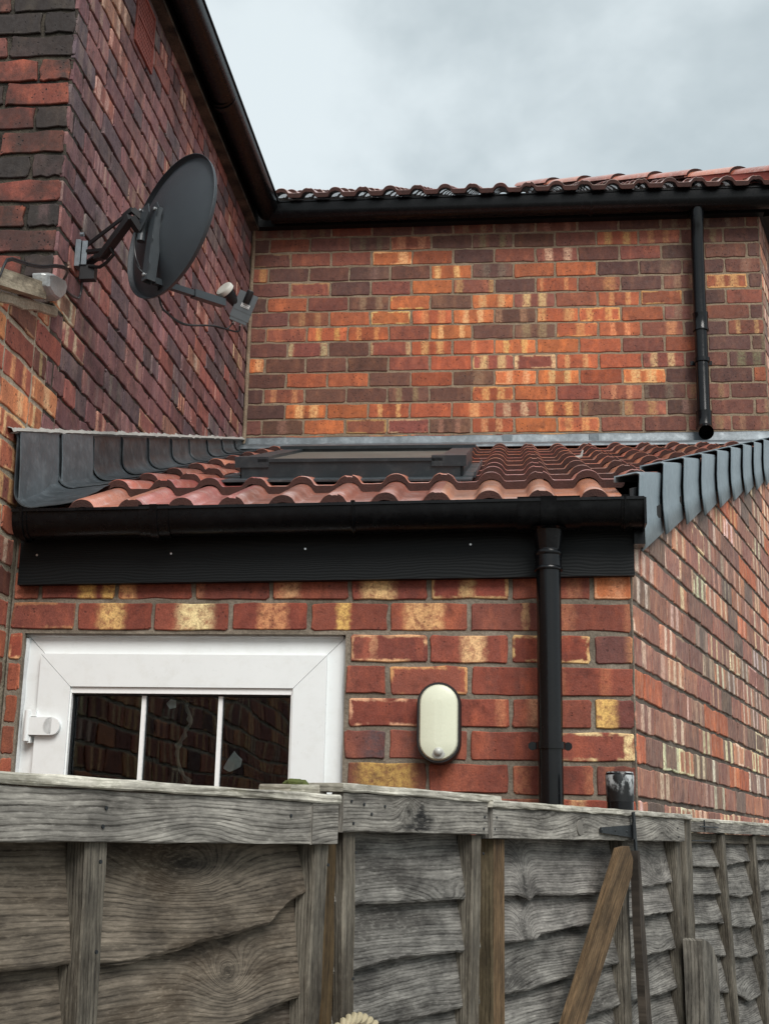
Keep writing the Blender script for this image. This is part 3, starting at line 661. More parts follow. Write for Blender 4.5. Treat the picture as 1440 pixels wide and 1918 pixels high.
# fascia, gutter
fascia('fascia', ext, (XL + .028, Yn - .004, 2.446), (XR + .004, Yn - .004, 2.474), (0, -1, 0), .175, .175, .026)
for X, z in ((-1.369, 2.533), (-.974, 2.537), (-.587, 2.550), (-.12, 2.562)): MB().lathe((X, Yn - .029, z), (0, -1, 0), [(0, .004), (.002, .003)], 10).build('nail_head', M_zinc, ext)
gu = gutter_mesh((-1.408, Yn - .034, 2.632), (XR + .024, Yn - .034, 2.660), (0, -1, 0), r=.056, depth=.066).build('gutter', M_plas, ext, True)
for X, w_ in ((-1.38, .03), (-1.00, .085), (-.44, .012), (.095, .17), (.30, .02)):
    union_mesh((X, Yn - .034, 2.632 + .0158 * (X - XL)), (1, 0, .0158), (0, -1, 0), w=w_, r=.059, depth=.071).build('gutter_union', M_plas, gu, True)
MB().box((XR + .026, Yn - .092, 2.628), (.006, .122, .074)).build('gutter_end_cap', M_plas, gu, bevel=.002)
MB().box((XR + .018, Yn - .02, 2.592), (.03, .07, .07)).build('soffit_box', M_plas, ext)
# downpipe near
mb = MB(); X0, Yp = .094, Yn - .088
mb.tube([(X0, Yp, 2.60), (X0, Yp, 2.0), (X0 + .004, Yp, .08), (X0 + .004, Yp - .05, .03)], .0335, 28)
dp = mb.build('downpipe', M_pipe, ext, True); tag(dp, 'black downpipe standing proud of the lower brick wall')
MB().lathe((X0, Yp, 2.475), (0, 0, 1), [(0, .034), (0, .0385), (.003, .0395), (.008, .0385), (.010, .0365), (.040, .0365), (.042, .0385), (.047, .0395), (.052, .0385), (.055, .033), (.11, .043), (.115, .055)]).build('pipe_collar', M_pipe, dp, True)
mb = MB(); mb.lathe((X0 + .001, Yp, 1.995), (0, 0, 1), [(0, .035), (0, .0385), (.018, .0385), (.018, .035)], 28); mb.box((X0, Yp + .022, 2.004), (.100, .006, .018)); mb.box((X0, Yp + .05, 2.004), (.03, .06, .016))
for s_ in (-1, 1): mb.lathe((X0 + s_ * .047, Yp + .028, 2.004), (0, -1, 0), [(0, .011), (.010, .011)], 18)
cl = mb.build('pipe_clip', M_pipe, dp, True)

# lead step flashing on the left wall: overlapping formed pieces
ys = [3.552, 3.889, 4.232, 4.555, 4.891, 5.229, 5.529, 5.855, 6.16, 6.45, 6.66]
for i in range(len(ys) - 1):
    ya, yb = ys[i], ys[i + 1] + .05; mb = MB(); rows = []; uv = []
    NB = 7
    for q_ in range(NB):
        f_ = q_ / (NB - 1); Y = ya + (yb - ya) * f_
        zt_ = 2.888 + .3022 * (Y - 3.543) + mnoise.noise(Vector((Y * 14, 0, 5))) * .003; zr_ = rz(Y, XL) + .002
        lift = .0065 * (1 - f_) + (.0025 if f_ == 0 else 0) + mnoise.noise(Vector((Y * 9, i, 0))) * .005
        prof = [(0.004, zt_), (.004 + lift, zt_ - .02)]
        hh = zt_ - zr_; R_ = min(.055, hh * .45)
        prof.append((.006 + lift, zr_ + R_ + (hh - R_) * .4))
        for k in range(7):
            a = PI / 2 * k / 6; prof.append((.008 + lift + R_ * (1 - math.cos(a)), zr_ + lift * .8 + R_ * (1 - math.sin(a))))
        prof.append((.150 + lift, zr_ + .010 + lift * .8)); prof.append((.200, zr_ + .016 + lift * .8 + .004 * mnoise.noise(Vector((Y * 8, 3, 0)))))
        rows.append([Vector((XL + x, Y, z)) for x, z in prof])
    mb.grid(rows); inner = [[v - Vector((.003, 0, .003)) for v in r] for r in rows]; mb.grid(inner, flip=True)
    mb.grid([inner[0], rows[0]]); mb.grid([[r[-1] for r in rows], [r[-1] for r in inner]])
    mb.build('lead_flashing', M_leadd, ext, True)
for (ya, yb, za_, zb2) in ((3.56, 3.885, 2.655, 2.715), (3.90, 4.21, 2.795, 2.86)):   # seam flaps on the first two pieces
    mb = MB(); rows = []
    for q_ in range(6):
        f_ = q_ / 5; Y = ya + (yb - ya) * f_; zt_ = 2.885 + .3022 * (Y - 3.543)
        zlo = za_ + .03 + (zb2 - za_) * f_; rows.append([Vector((XL + .019 - f_ * .006, Y, zt_)), Vector((XL + .027 - f_ * .006, Y, (zt_ + zlo) / 2)), Vector((XL + .031 - .005 * f_, Y, zlo)), Vector((XL + .018 - .006 * f_, Y, zlo))])
    mb.grid(rows); mb.grid([[v - Vector((.004, 0, 0)) for v in rows[0]], rows[0]]); mb.build('lead_flap', M_lead, ext, True)
mb = MB(); rows = []
for k in range(220):
    Y = 3.50 + 3.15 * k / 219; zt_ = 2.893 + .3022 * (Y - 3.543); n1 = mnoise.noise(Vector((Y * 40, 1, 0))); n2 = mnoise.noise(Vector((Y * 17, 7, 0)))
    h = .004 + .013 * abs(n1) + .010 * max(0, n2); rows.append([Vector((XL - .002, Y, zt_ + h)), Vector((XL + .012 + .004 * n1, Y, zt_ + h * .55)), Vector((XL + .019, Y, zt_ - .004 - .008 * max(0, n2))), Vector((XL + .006, Y, zt_ - .012))])
mb.grid(rows, flip=True); mb.build('mortar_fillet', M_seal, ext, True)
# lead apron along the rear wall
mb = MB(); rows = []
for k in range(90):
    X = XL + .01 + k * (1.36 - XL) / 89; w_ = mnoise.noise(Vector((X * 7, 0, 0))) * .004; w2 = mnoise.noise(Vector((X * 13, 4, 0))) * .004
    rows.append([Vector((X, Yf - .006, 3.842 + w_ + .004 * X)), Vector((X, Yf - .012 + w2 * .5, 3.838 + w_ + .004 * X)), Vector((X, Yf - .016 + w2, 3.81)), Vector((X, Yf - .03 + w2, 3.785)), Vector((X, Yf - .12, 3.765 + w2)), Vector((X, Yf - .16, rz(Yf - .16, X) + .012)), ])
mb.grid(rows, flip=True); o = mb.build('lead_apron', M_lead, ext, True); so_ = o.modifiers.new('solid', 'SOLIDIFY'); so_.thickness = .003
for X in (-.03, .42): MB().box((X, Yf - .021, 3.815), (.05, .004, .05)).build('lead_lap', M_lead, ext, bevel=.002)
# grey dry verge caps
for k in range(10):
    t0 = .02 + .333 * k; t1 = t0 + .36; mb = MB(); rows = []
    if t1 > TF + .1: t1 = TF + .1
    for q_ in range(7):
        f_ = q_ / 6; t = t0 + (t1 - t0) * f_; Y = Yn + t * RD.y; base = Vector((XR, Yn, 0)) + RD * t
        flare = .015 * (1 - f_) + .008; zr_ = 2.816 + .3406 * (Y - 3.86) + .020 + .020 * (1 - f_) - (.014 if k == 0 else 0)
        bot = zr_ - .182 - .040 * (1 - f_)
        
        prof = [(-.052, zr_ - .016), (-.050, zr_ + .003), (flare - .01, zr_ + .010), (flare + .002, zr_ + .006), (flare + .004, zr_ - .004), (flare - .001, (zr_ + bot) / 2 + .02), (flare - .001, (zr_ + bot) / 2 - .03), (flare + .004, bot)]
        rows.append([base + RN * d + Vector((0, 0, z)) for d, z in prof])
    mb.grid(rows)
    o = mb.build('verge_cap', M_verge, ext, True)
    so_ = o.modifiers.new('solid', 'SOLIDIFY'); so_.thickness = .005; so_.offset = -1
mb = MB(); rows = []
for t in (-.01, TF):
    Y = Yn + t * RD.y; base = Vector((XR, Yn, 0)) + RD * t; z = 2.816 + .3406 * (Y - 3.86)
    rows.append([base + RN * d + Vector((0, 0, zz)) for d, zz in ((.001, z - .10), (.006, z - .10), (.010, z - .01), (.001, z - .01))])
mb.grid(rows, closed=True); mb.poly(rows[0]); mb.build('cap_gap_black', M_blk, ext)  # black lining behind the caps paints in the dark of their open gaps
# skylight
def roofP(X, Y, h): return Vector((X, Y, rz(Y) + h))
sk = MB(); sl = math.atan(.3375); ay = Vector((0, math.cos(sl), math.sin(sl))); az = Vector((0, -math.sin(sl), math.cos(sl))); ax = Vector((1, 0, 0))
cx = -.517; cy = 4.43; c0 = Vector((cx, cy, 3.072)); hw = .36; hl = .46
def sb(mb, x, y, z, sx, sy, sz): return mb.box(c0 + ax * x + ay * y + az * z, (sx, sy, sz), (ax, ay, az))
mb = MB(); sb(mb, 0, -hl + .012, -.038, 2 * hw - .02, .024, .070); sb(mb, 0, hl - .03, -.02, 2 * hw, .06, .066); sb(mb, -hw + .02, 0, -.03, .04, 2 * hl - .05, .05); sb(mb, hw - .02, 0, -.03, .04, 2 * hl - .05, .05)
skl = mb.build('skylight', M_dgrey, ext, bevel=.003)
tag(skl, 'dark grey framed roof window set in the tiles')
mb = MB(); sb(mb, 0, 0, -.006, 2 * hw - .05, 2 * hl - .05, .010); mb.build('pane', M_sky, skl)
mb = MB()
for s_ in (-1, 1): sb(mb, s_ * (hw - .035), .01, .003, .075, 2 * hl - .06, .014)
sb(mb, 0, -hl + .01, .001, 2 * hw - .13, .03, .010); mb.build('sash_cover', M_dgrey, skl, bevel=.003)
for s_ in (-1, 1): sb(MB(), s_ * (hw - .045), -hl + .045, -.004, .11, .10, .034).build('corner_cap', M_dgrey, skl, bevel=.008)
mb = MB(); sb(mb, 0, hl - .03, .016, 2 * hw + .03, .075, .012); mb.build('top_hood', M_dgrey, skl, bevel=.003)
mb = MB(); sb(mb, 0, -hl - .05, -.058, 2 * hw + .06, .14, .006); sb(mb, -hw - .02, 0, -.05, .05, 2 * hl, .006); sb(mb, hw + .018, 0, -.055, .04, 2 * hl, .006); sb(mb, hw + .036, 0, -.048, .005, 2 * hl, .016)
mb.build('lead_skirt', M_leadd, skl)
# pale debris lodged on the tiles
mb = MB(); mb.tube([(.235, 5.05, rz(5.05) + .012), (.25, 5.06, rz(5.06) + .016), (.268, 5.08, rz(5.08) + .020), (.276, 5.09, rz(5.09) + .045)], [.006, .008, .006, .003], 7)
tag(mb.build('dry_twig', M_seal, None, True), 'small pale bent twig lying on the red roof tiles', 'twig')

# door
door = MB()
def fr(mb, x0, x1, z0, z1, y0, y1, uvw=None): return mb.box(((x0 + x1) / 2, (y0 + y1) / 2, (z0 + z1) / 2), (x1 - x0, y1 - y0, z1 - z0))
def frame4(mb, X0, X1, Z0, Z1, w, ya, yb, bottom=True, wb=None):
    """mitred frame"""
    outer = [(X0, Z0), (X1, Z0), (X1, Z1), (X0, Z1)]; wb = wb or w; inner = [(X0 + w, Z0 + wb), (X1 - w, Z0 + wb), (X1 - w, Z1 - w), (X0 + w, Z1 - w)]
    for k in range(4):
        l = (k + 1) % 4; a, b, c, d = outer[k], outer[l], inner[l], inner[k]; gx = .0006
        quad = [a, b, c, d]; cxm = sum(q_[0] for q_ in quad) / 4; czm = sum(q_[1] for q_ in quad) / 4
        q2 = [(x + (cxm - x) * gx * 2, z + (czm - z) * gx * 2) for x, z in quad]
        mb.prism([(x, ya, z) for x, z in q2], (0, yb - ya, 0))
    return mb
DZ0 = .12
mb = frame4(MB(), DL + .004, DR - .004, DZ0, DT - .004, .052, 3.668, 3.74); dr = mb.build('door', M_white, ext, bevel=.0025); tag(dr, 'white plastic half glazed back door')
mb = frame4(MB(), -1.348, -.522, .16, 2.2535, .093, 3.650, 3.71); sash = mb.build('sash', M_white, dr, bevel=.003)
mb = frame4(MB(), -1.268, -.604, 1.10, 2.160, .017, 3.657, 3.69); mb.build('glazing_bead', M_wbead, dr, bevel=.004)
frame4(MB(), -1.2535, -.6185, 1.11, 2.1445, .006, 3.672, 3.684).build('gasket', M_blk, dr)
fr(MB(), -1.262, -.608, .25, 1.10, 3.67, 3.70).build('lower_panel', M_white, dr, bevel=.003)
fr(MB(), -1.254, -.620, 1.115, 2.144, 3.685, 3.689).build('glass', M_glass, dr)
for X in (-1.045, -.824):
    mb = MB(); fr(mb, X - .006, X + .006, 1.117, 2.142, 3.674, 3.6845); mb.build('glazing_bar', M_wbead, dr, bevel=.002)
mb = MB(); fr(mb, -1.372, -1.296, 2.022, 2.072, 3.634, 3.652); mb.lathe((-1.296, 3.652, 2.047), (0, -1, 0), [(0, .0245), (.018, .0245)], 24); mb.lathe((-1.368, 3.640, 2.005), (0, 0, 1), [(0, .009), (.085, .009)], 16); fr(mb, -1.37, -1.345, 2.074, 2.094, 3.64, 3.665); fr(mb, -1.37, -1.355, 2.0, 2.018, 3.64, 3.665)
mb.build('hinge', M_white, dr, bevel=.004)
# ragged sealant round the frame
mb = MB(); pts = [Vector((DL + .001 + mnoise.noise(Vector((0, 0, z * 9))) * .006, 3.664, z)) for z in [1.2 + k * .02 for k in range(56)]]
mb.tube(pts, [.006 + .004 * abs(mnoise.noise(Vector((1, 0, q_.z * 11)))) for q_ in pts], 7)
pts = [Vector((DR - .001 + mnoise.noise(Vector((5, 0, z * 9))) * .003, 3.664, z)) for z in [1.2 + k * .02 for k in range(56)]]; mb.tube(pts, .006, 7)
pts = [Vector((DL + k * .02, 3.666, DT - .002 + mnoise.noise(Vector((k * .4, 2, 0))) * .002)) for k in range(47)]; mb.tube(pts, .006, 7)
mb.build('frame_sealant', M_silic, dr, True)
mb = MB(); 
for pts in ([(-1.45, 3.80, .0), (.2, 3.80, 0), (.2, 3.80, 2.4), (-1.45, 3.80, 2.4)],): pass
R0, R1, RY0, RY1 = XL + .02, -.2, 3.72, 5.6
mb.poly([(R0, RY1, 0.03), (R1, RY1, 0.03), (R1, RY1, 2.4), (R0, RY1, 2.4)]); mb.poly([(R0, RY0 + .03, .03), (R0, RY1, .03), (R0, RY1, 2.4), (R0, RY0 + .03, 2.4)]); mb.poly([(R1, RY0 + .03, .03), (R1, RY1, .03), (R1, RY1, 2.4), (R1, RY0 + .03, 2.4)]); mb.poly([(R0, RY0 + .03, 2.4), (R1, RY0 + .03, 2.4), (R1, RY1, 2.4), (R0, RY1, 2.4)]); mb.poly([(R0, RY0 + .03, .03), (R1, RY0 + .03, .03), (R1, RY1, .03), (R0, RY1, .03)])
mb.build('room_lining', M_dark, ext)  # darkness of the unlit room is put into the lining colour
mb = MB(); mb.prism([(-.812, 3.697, 1.940), (-.800, 3.697, 1.962), (-.783, 3.697, 1.985), (-.775, 3.697, 1.975), (-.760, 3.697, 1.962), (-.763, 3.697, 1.945), (-.785, 3.697, 1.934), (-.795, 3.697, 1.930)], (0, .002, .004))
tag(mb.build('paper_scrap', M_paper), 'torn white paper scrap stuck inside the right hand door pane', 'paper scrap')
mb = MB(); mb.prism([(-.985, 3.697, 2.118), (-.975, 3.697, 2.128), (-.958, 3.697, 2.124), (-.957, 3.697, 2.108), (-.975, 3.697, 2.104)], (0, .002, .004))
tag(mb.build('paper_scrap', M_paper), 'small white paper scrap stuck high inside the middle door pane', 'paper scrap')
mb = MB(); rows = []
for k in range(22):
    z = 2.135 - k * .012; xx = -.940 + .020 * math.sin(k * .35) + .02 * (k / 22) + mnoise.noise(Vector((k * .6, 0, 0))) * .01; w_ = .012 * (.35 + abs(mnoise.noise(Vector((k * .5, 9, 0))))) 
    rows.append([Vector((xx - w_, 3.700 + .004 * math.sin(k), z)), Vector((xx, 3.696, z)), Vector((xx + w_, 3.70, z))])
mb.grid(rows); o = mb.build('torn_film', M_film); s_ = o.modifiers.new('solid', 'SOLIDIFY'); s_.thickness = .001
tag(o, 'torn strip of dried film hanging inside the middle door pane', 'torn film')

# ------------------------------------------------------------------ upper roofs of the house
tl = .51
zslope = tl
zr2 = lambda Y, X: 5.168 + tl * (Y - 6.46)
tiled_roof('tiled_roof', house, 6.46, zr2, 7, .30, -2.2, 1.75, .087, .149, lambda v: v,
           xmaxf=lambda Y: 1.415 - .62 * max(0, Y - 6.46), xminf=lambda Y: XL + .09 - 1.0 * (Y - 6.46))
# hip ridge tiles at the right: from the eaves corner up and back to the left
h0 = Vector((1.452, 6.50, 5.205)); hd = Vector((-.586, .81, .81 * tl)).normalized(); hn = 7; hl_ = 2.5 / hn
side = hd.cross(Vector((0, 0, 1))).normalized(); up = side.cross(hd).normalized()
for k in range(hn):
    a = h0 + hd * hl_ * k; b = a + hd * (hl_ + .03); mb = MB(); rows = []
    for f_ in (0, .02, 1):
        c = a + (b - a) * f_; r_ = .088 - .010 * f_; lift = .012 * (1 - f_)
        rows.append([c + side * (r_ * 1.05 * math.cos(PI * q_ / 12)) + up * (r_ * .62 * math.sin(PI * q_ / 12) + lift) for q_ in range(13)])
    col = lin(rnd.choice(PAL_T)); at = ((*[x * 1.1 for x in col[:3]], 1), (0, 0, 0, 1), (0, 0, 0, 1))
    mb.grid(rows, 0, at=at); inn = [[v - up * .014 - (v - (a + (b - a) * .5)).project(side) * .12 for v in r] for r in rows]
    mb.grid(inn, 1, at=at, flip=True); mb.grid([inn[0], rows[0]], 1, at=at)
    mb.build('hip_tile', [M_tile, M_butt], house, True)
mb = MB(); rows = []
for f_ in (0, .2, .45, .7):      # red mortar bedding closing the hip end
    c = h0 - hd * .012 + hd * f_ - Vector((0, 0, .0))
    rows.append([c + side * (.082 * math.cos(PI * q_ / 14)) + up * (.048 * math.sin(PI * q_ / 14)) - Vector((0, 0, .055 if q_ in (0, 14) else .0)) + Vector((0, 0, .004 * mnoise.noise(Vector((q_, f_ * 9, 0))))) for q_ in range(15)])
mb.grid(rows); mb.poly(rows[0]); mb.build('hip_mortar', M_wred, house, True)
# right hand slope beyond the hip and left slope over the dark wall (seen only from other places)
def slab_roof(name, pts, mt=M_butt):
    mb = MB(); mb.prism(pts, (0, 0, .05)); return mb.build(name, mt, house)
E0 = Vector((1.44, 6.50, 5.12)); slab_roof('rear_slope', [E0, E0 + RD * 3.2, E0 + RD * 3.2 - RN * 1.8 + Vector((0, 0, .9)), E0 + hd * 2.4])
slab_roof('rear_slope', [(XL + .06, 3.62, 5.14), (XL + .06, 6.5, 5.14), (XL - 2.6, 9.0, 6.48), (XL - 2.6, 3.62, 6.48)])

# ------------------------------------------------------------------ neighbour's lean-to wall (same plane as the dark wall)
nbr = thing('neighbour_extension', 'neighbouring orange and red brick lean-to wall at the left edge, topped by white timber', 'wall', (XL, 3.0, 0))
NT = lambda Y: max(3.238 + .313 * (Y - 3.34), 2.98)
Y0n = -1.6
brickwork('side_wall', nbr, (XL, Y0n, 0), (0, 1, 0), (1, 0, 0), 0, 3.76 - Y0n, 0, 3.46, 3.557 - .08848 * 30, PAL_NB, [M_nb, M_mnb],
          zt=lambda u: NT(u + Y0n), ub=lambda j, z: ((3.882 if j % 2 == 0 else 3.765) - Y0n) if z > 2.75 else 3.634 - Y0n, from_right=True,
          phase=lambda j: .5 if j % 2 else 0, depth=.005, joint=.015, jit=.0024)
mb = MB(); a = Vector((XL + .012, 2.5, NT(2.5) + .036)); b = Vector((XL + .012, 3.62, NT(3.62) + .036)); mb.bar(a, b, .04, .050); mb.build('verge_timber', M_timb, nbr, bevel=.003)
mb = MB(); rows = []
for k in range(60):
    Y = Y0n + k * (3.80 - Y0n) / 59; z = NT(Y); n_ = mnoise.noise(Vector((Y * 12, 0, 0))) * .012
    rows.append([Vector((XL + .0, Y, z + .004)), Vector((XL + .007, Y, z - .004)), Vector((XL + .006, Y, z - .028 + n_)), Vector((XL - .004, Y, z - .034 + n_))])
mb.grid(rows, flip=True); mb.build('mortar_fillet', M_mnb, nbr, True)
mb = MB(); mb.prism([(XL - .03, Y0n, NT(Y0n) - .05), (XL - .03, 2.5, NT(2.5) - .05), (XL - .03, 3.74, NT(3.74) - .05), (XL - 2.6, 3.74, NT(3.74) - .05), (XL - 2.6, 2.5, NT(2.5) - .05), (XL - 2.6, Y0n, NT(Y0n) - .05)], (0, 0, .05)); mb.build('roof', M_butt, nbr)
# silver tape wrapped over the timber end
mb = MB(); base = [Vector((XL, y_, z_)) for y_, z_ in ((3.575, 3.400), (3.63, 3.425), (3.745, 3.452), (3.765, 3.440), (3.755, 3.405), (3.70, 3.362), (3.635, 3.352), (3.585, 3.362))]
cc_ = sum(base, Vector()) / 8; rings = []
for d_, s_ in ((.002, 1.0), (.030, 1.0), (.044, .93), (.050, .80)): rings.append([cc_ + (v - cc_) * (s_ + .03 * mnoise.noise(v * 60 + Vector((d_ * 90, 0, 0)))) + Vector((d_, 0, 0)) for v in base])
mb.grid(rings, closed=True); mb.poly(rings[-1]); mb.build('tape_wrap', M_tape, nbr, bevel=.004)

# ------------------------------------------------------------------ satellite dish
dish = thing('satellite_dish', 'dark grey mesh satellite dish on a wall bracket, seen from behind', 'satellite dish', (XL, 3.94, 3.6))
dc = Vector((-1.096, 3.848, 3.673)); dw = Vector((math.cos(-.8), math.sin(-.8), 0)); dn0 = Vector((.717, .697, 0)); tt = -.073
du = Vector((0, 0, math.cos(tt))) - dn0 * math.sin(tt); dn = dw.cross(du).normalized()
if dn.dot(dn0) < 0: dn = -dn
mb = MB(); rows = []; n = 72; da, db = .262, .231
for r_, dd in [(q_ / 14, None) for q_ in range(1, 15)] + [(1.012, .0), (1.03, -.004), (1.048, -.014), (1.05, -.017)]:
    d_ = (-.055 * (1 - r_ ** 2)) if dd is None else dd
    rows.append([dc + dw * da * r_ * math.cos(2 * PI * k / n) + du * db * r_ * math.sin(2 * PI * k / n) + dn * d_ for k in range(n)])
mb.grid(rows, closed=True); mb.poly(rows[0])
refl = mb.build('reflector', M_dish, dish, True); s_ = refl.modifiers.new('solid', 'SOLIDIFY'); s_.thickness = .002
bk = lambda w_, u_, d_: dc + dw * w_ + du * u_ + dn * d_
BK = -.062
mb = MB()
outl = [(-.018, .055), (.012, .060), (.030, .035), (.018, .005), (.014, -.06), (.020, -.075), (.015, -.09), (.016, -.15), (.024, -.165), (.018, -.19), (.012, -.215), (-.016, -.215), (-.020, -.12), (-.018, -.0)]
mb.prism([bk(x, y, BK - .012) for x, y in outl], -dn * .004)
for x in (-.018, .014): mb.box(bk(x, -.085, BK + .002), (.004, .26, .03), (dw, du, dn))
brk = mb.build('back_bracket', M_brk, dish, bevel=.0015)
for x, y in ((.008, .035), (-.004, -.195), (-.055, .045)): MB().lathe(bk(x, y, BK - .016 - (.02 if x < -.03 else 0)), -dn, [(0, .0065), (.004, .0065), (.006, .004)], 12).build('bolt', M_zinc, brk, True)
mb = MB(); mb.prism([bk(x, y, BK - .030) for x, y in ((-.075, .050), (-.010, .055), (.004, .020), (-.015, -.010), (-.035, -.03), (-.075, -.045))], -dn * .004)
mb.prism([bk(x, y, BK - .010) for x, y in ((-.075, .050), (-.010, .055), (.004, .020), (-.015, -.010), (-.075, -.045))], dn * .004)
mb.tube([bk(-.055, -.06, BK - .02), bk(-.055, .03, BK - .02)], .014, 14); mb.build('mast_clamp', M_brk, dish, bevel=.001)
e = bk(-.058, .02, BK - .02); e2 = bk(-.058, -.03, BK - .02); w0 = Vector((XL + .03, 3.945, 3.665)); w1 = Vector((XL + .03, 3.955, 3.60))
mb = MB(); k1 = Vector((-1.262, 3.838, 3.712)); k2 = Vector((-1.225, 3.808, 3.722))
mb.bar(w0, k1, .006, .013); mb.bar(k1, k2, .012, .018); mb.bar(k2, e, .012, .020)
l1 = Vector((XL + .075, 3.925, 3.612)); l2 = Vector((-1.345, 3.902, 3.606)); l3 = Vector((-1.225, 3.80, 3.690))
mb.bar(w1, l1, .03, .006); mb.bar(l1, l2, .026, .016); mb.bar(l2, l3, .026, .026); mb.bar(l3, e2, .024, .024)
mb.bar(Vector((XL + .03, 3.94, 3.64)), l2 + Vector((0, 0, .02)), .02, .010)
mb.build('wall_arm', M_blk, dish, bevel=.0015)
mb = MB(); mb.box((XL + .020, 3.945, 3.632), (.006, .040, .085)); mb.box((XL + .03, 3.927, 3.632), (.022, .004, .085)); mb.box((XL + .009, 3.945, 3.632), (.016, .044, .095)); mb.lathe((XL + .012, 3.93, 3.70), (1, 0, 0), [(0, .007), (.012, .007)], 10)
mb.build('wall_plate', M_galv, dish, bevel=.002)
mb = MB(); mb.tube([Vector((XL + .05, 3.93, 3.585)), Vector((XL + .09, 3.92, 3.575)), Vector((-1.33, 3.90, 3.580)), Vector((-1.30, 3.88, 3.600)), Vector((-1.31, 3.87, 3.622))], .006, 8); mb.box((XL + .045, 3.945, 3.565), (.05, .03, .05)); mb.build('strut', M_blk, dish, True)
la = bk(-.002, -.205, BK + .02); lb = Vector((-.965, 4.045, 3.492)); lc = lb + (lb - la).normalized() * .02
mb = MB(); mb.bar(la, la + (lb - la) * .62, .020, .020); mb.bar(la + (lb - la) * .55, lb, .027, .026); mb.build('lnb_arm', M_brk, dish, bevel=.002)
# low noise block
ld = (dc - Vector((-.95, 4.055, 3.53))).normalized()
mb = MB(); fc = Vector((-.955, 4.05, 3.532)); mb.lathe(fc, ld, [(-.05, .016), (-.03, .018), (-.008, .021), (.004, .029)], 24); feed = mb.build('feed_horn', M_blk, dish, True)
MB().lathe(fc, ld, [(.004, .029), (.006, .0315), (.016, .0315), (.021, .029), (.023, .022)], 28).build('feed_cap', M_cap, feed, True)
by = Vector((.20, -.93, -.32)).normalized(); bxu = Vector((.34, .0, .94)); bxu = (bxu - by * bxu.dot(by)).normalized(); bx = bxu.cross(by).normalized()
if bx.x < 0: bx = -bx
bc_ = Vector((-.905, 4.095, 3.500))
mb = MB(); mb.box(bc_, (.066, .038, .094), (bx, by, bxu)); mb.box(bc_ - bxu * .051, (.060, .036, .014), (bx, by, bxu)); mb.box(bc_ - bxu * .018, (.0675, .0395, .003), (bx, by, bxu)); lnb = mb.build('lnb_box', M_lnb, dish, bevel=.004)
fs = 1
mb = MB(); mb.box(bc_ + by * fs * .0198 + bxu * .002 + bx * .004, (.030, .001, .013), (bx, by, bxu)); lab = mb.build('label_sticker', M_label, lnb)
mb = MB()
for r_ in range(2):
    for q_ in range(7): mb.box(bc_ + by * fs * .0204 + bxu * (.0045 - r_ * .006) + bx * (.004 - .0115 + q_ * .0038), (.0022, .0004, .0022), (bx, by, bxu))
mb.build('label_print', M_blk, lab)
mb = MB(); mb.lathe(bc_ + by * fs * .019 + bxu * .012 + bx * .002, bxu, [(0, .010), (.003, .012), (.042, .012), (.045, .009)], 18); mb.build('lnb_tube', M_blk, lnb, True)
for s_ in (-1, 1): MB().lathe(bc_ - bxu * .052 + bx * s_ * .013, -bxu, [(0, .005), (.014, .005)], 10).build('connector', M_zinc, lnb, True)
def smooth_path(P, n=8):
    P = [Vector(q_) for q_ in P]; P = [P[0] * 2 - P[1]] + P + [P[-1] * 2 - P[-2]]; out = []
    for i in range(1, len(P) - 2):
        for k in range(n):
            t = k / n; a, b, c, d = P[i - 1:i + 3]
            out.append(.5 * ((2 * b) + (c - a) * t + (2 * a - 5 * b + 4 * c - d) * t * t + (3 * b - a - 3 * c + d) * t ** 3))
    out.append(P[-2]); return out
mb = MB(); e0 = bc_ - bxu * .066 + bx * .013
mb.tube(smooth_path([e0, e0 + Vector((-.01, 0, -.02)), (-.99, 4.03, 3.405), (-1.07, 3.96, 3.385), (-1.125, 3.90, 3.41), (-1.14, 3.88, 3.455), la + Vector((.01, .02, -.01))]), .0032, 8)
e0 = bc_ - bxu * .066 - bx * .013; mb.tube(smooth_path([e0, e0 + Vector((-.02, -.01, -.025)), (-1.0, 4.02, 3.402), (-1.075, 3.955, 3.382), (-1.13, 3.895, 3.41)]), .0028, 8)
mb.build('feed_cable', M_cable, dish, True)
mb = MB(); mb.tube(smooth_path([bk(-.05, .0, BK - .035), bk(-.075, -.06, BK - .03), bk(-.07, -.12, BK - .02), bk(-.03, -.17, BK - .02), la]), .003, 8); mb.tube(smooth_path([bk(-.045, .0, BK - .035), bk(-.068, -.05, BK - .035), bk(-.066, -.11, BK - .025), bk(-.03, -.165, BK - .02)]), .0026, 8)
mb.build('back_cable', M_cable, dish, True)
# cables running from the dish along the neighbour's verge
cab = MB(); ox = XL + .014
for dz_, dy_, dx_ in ((0, 0, 0), (.006, .004, .004)):
    cab.tube(smooth_path([(ox + .03, Y0n, NT(Y0n) + .085 + dz_), (ox + .03 + dx_, 2.6, NT(2.6) + .083 + dz_), (ox + .03, 3.316, 3.322 + dz_), (ox + .034, 3.428, 3.356 + dz_), (ox + .04, 3.522, 3.392 + dz_), (ox + .052, 3.60, 3.43 + dz_), (ox + .05, 3.70, 3.462 + dz_), (ox, 3.80, 3.464 + dz_ - dy_), (ox, 3.86, 3.458 - dy_ + dz_), (ox, 3.93, 3.472 - dy_ + dz_), (ox, 3.965, 3.492 - dy_), (ox + .002, 3.972 - dy_, 3.53), (ox + .004, 3.962 - dy_, 3.60)]), .0035, 8)
tag(cab.build('coaxial_cable', M_cable, None, True), 'pair of thin black cables looping from the dish bracket over the white timber', 'cable')

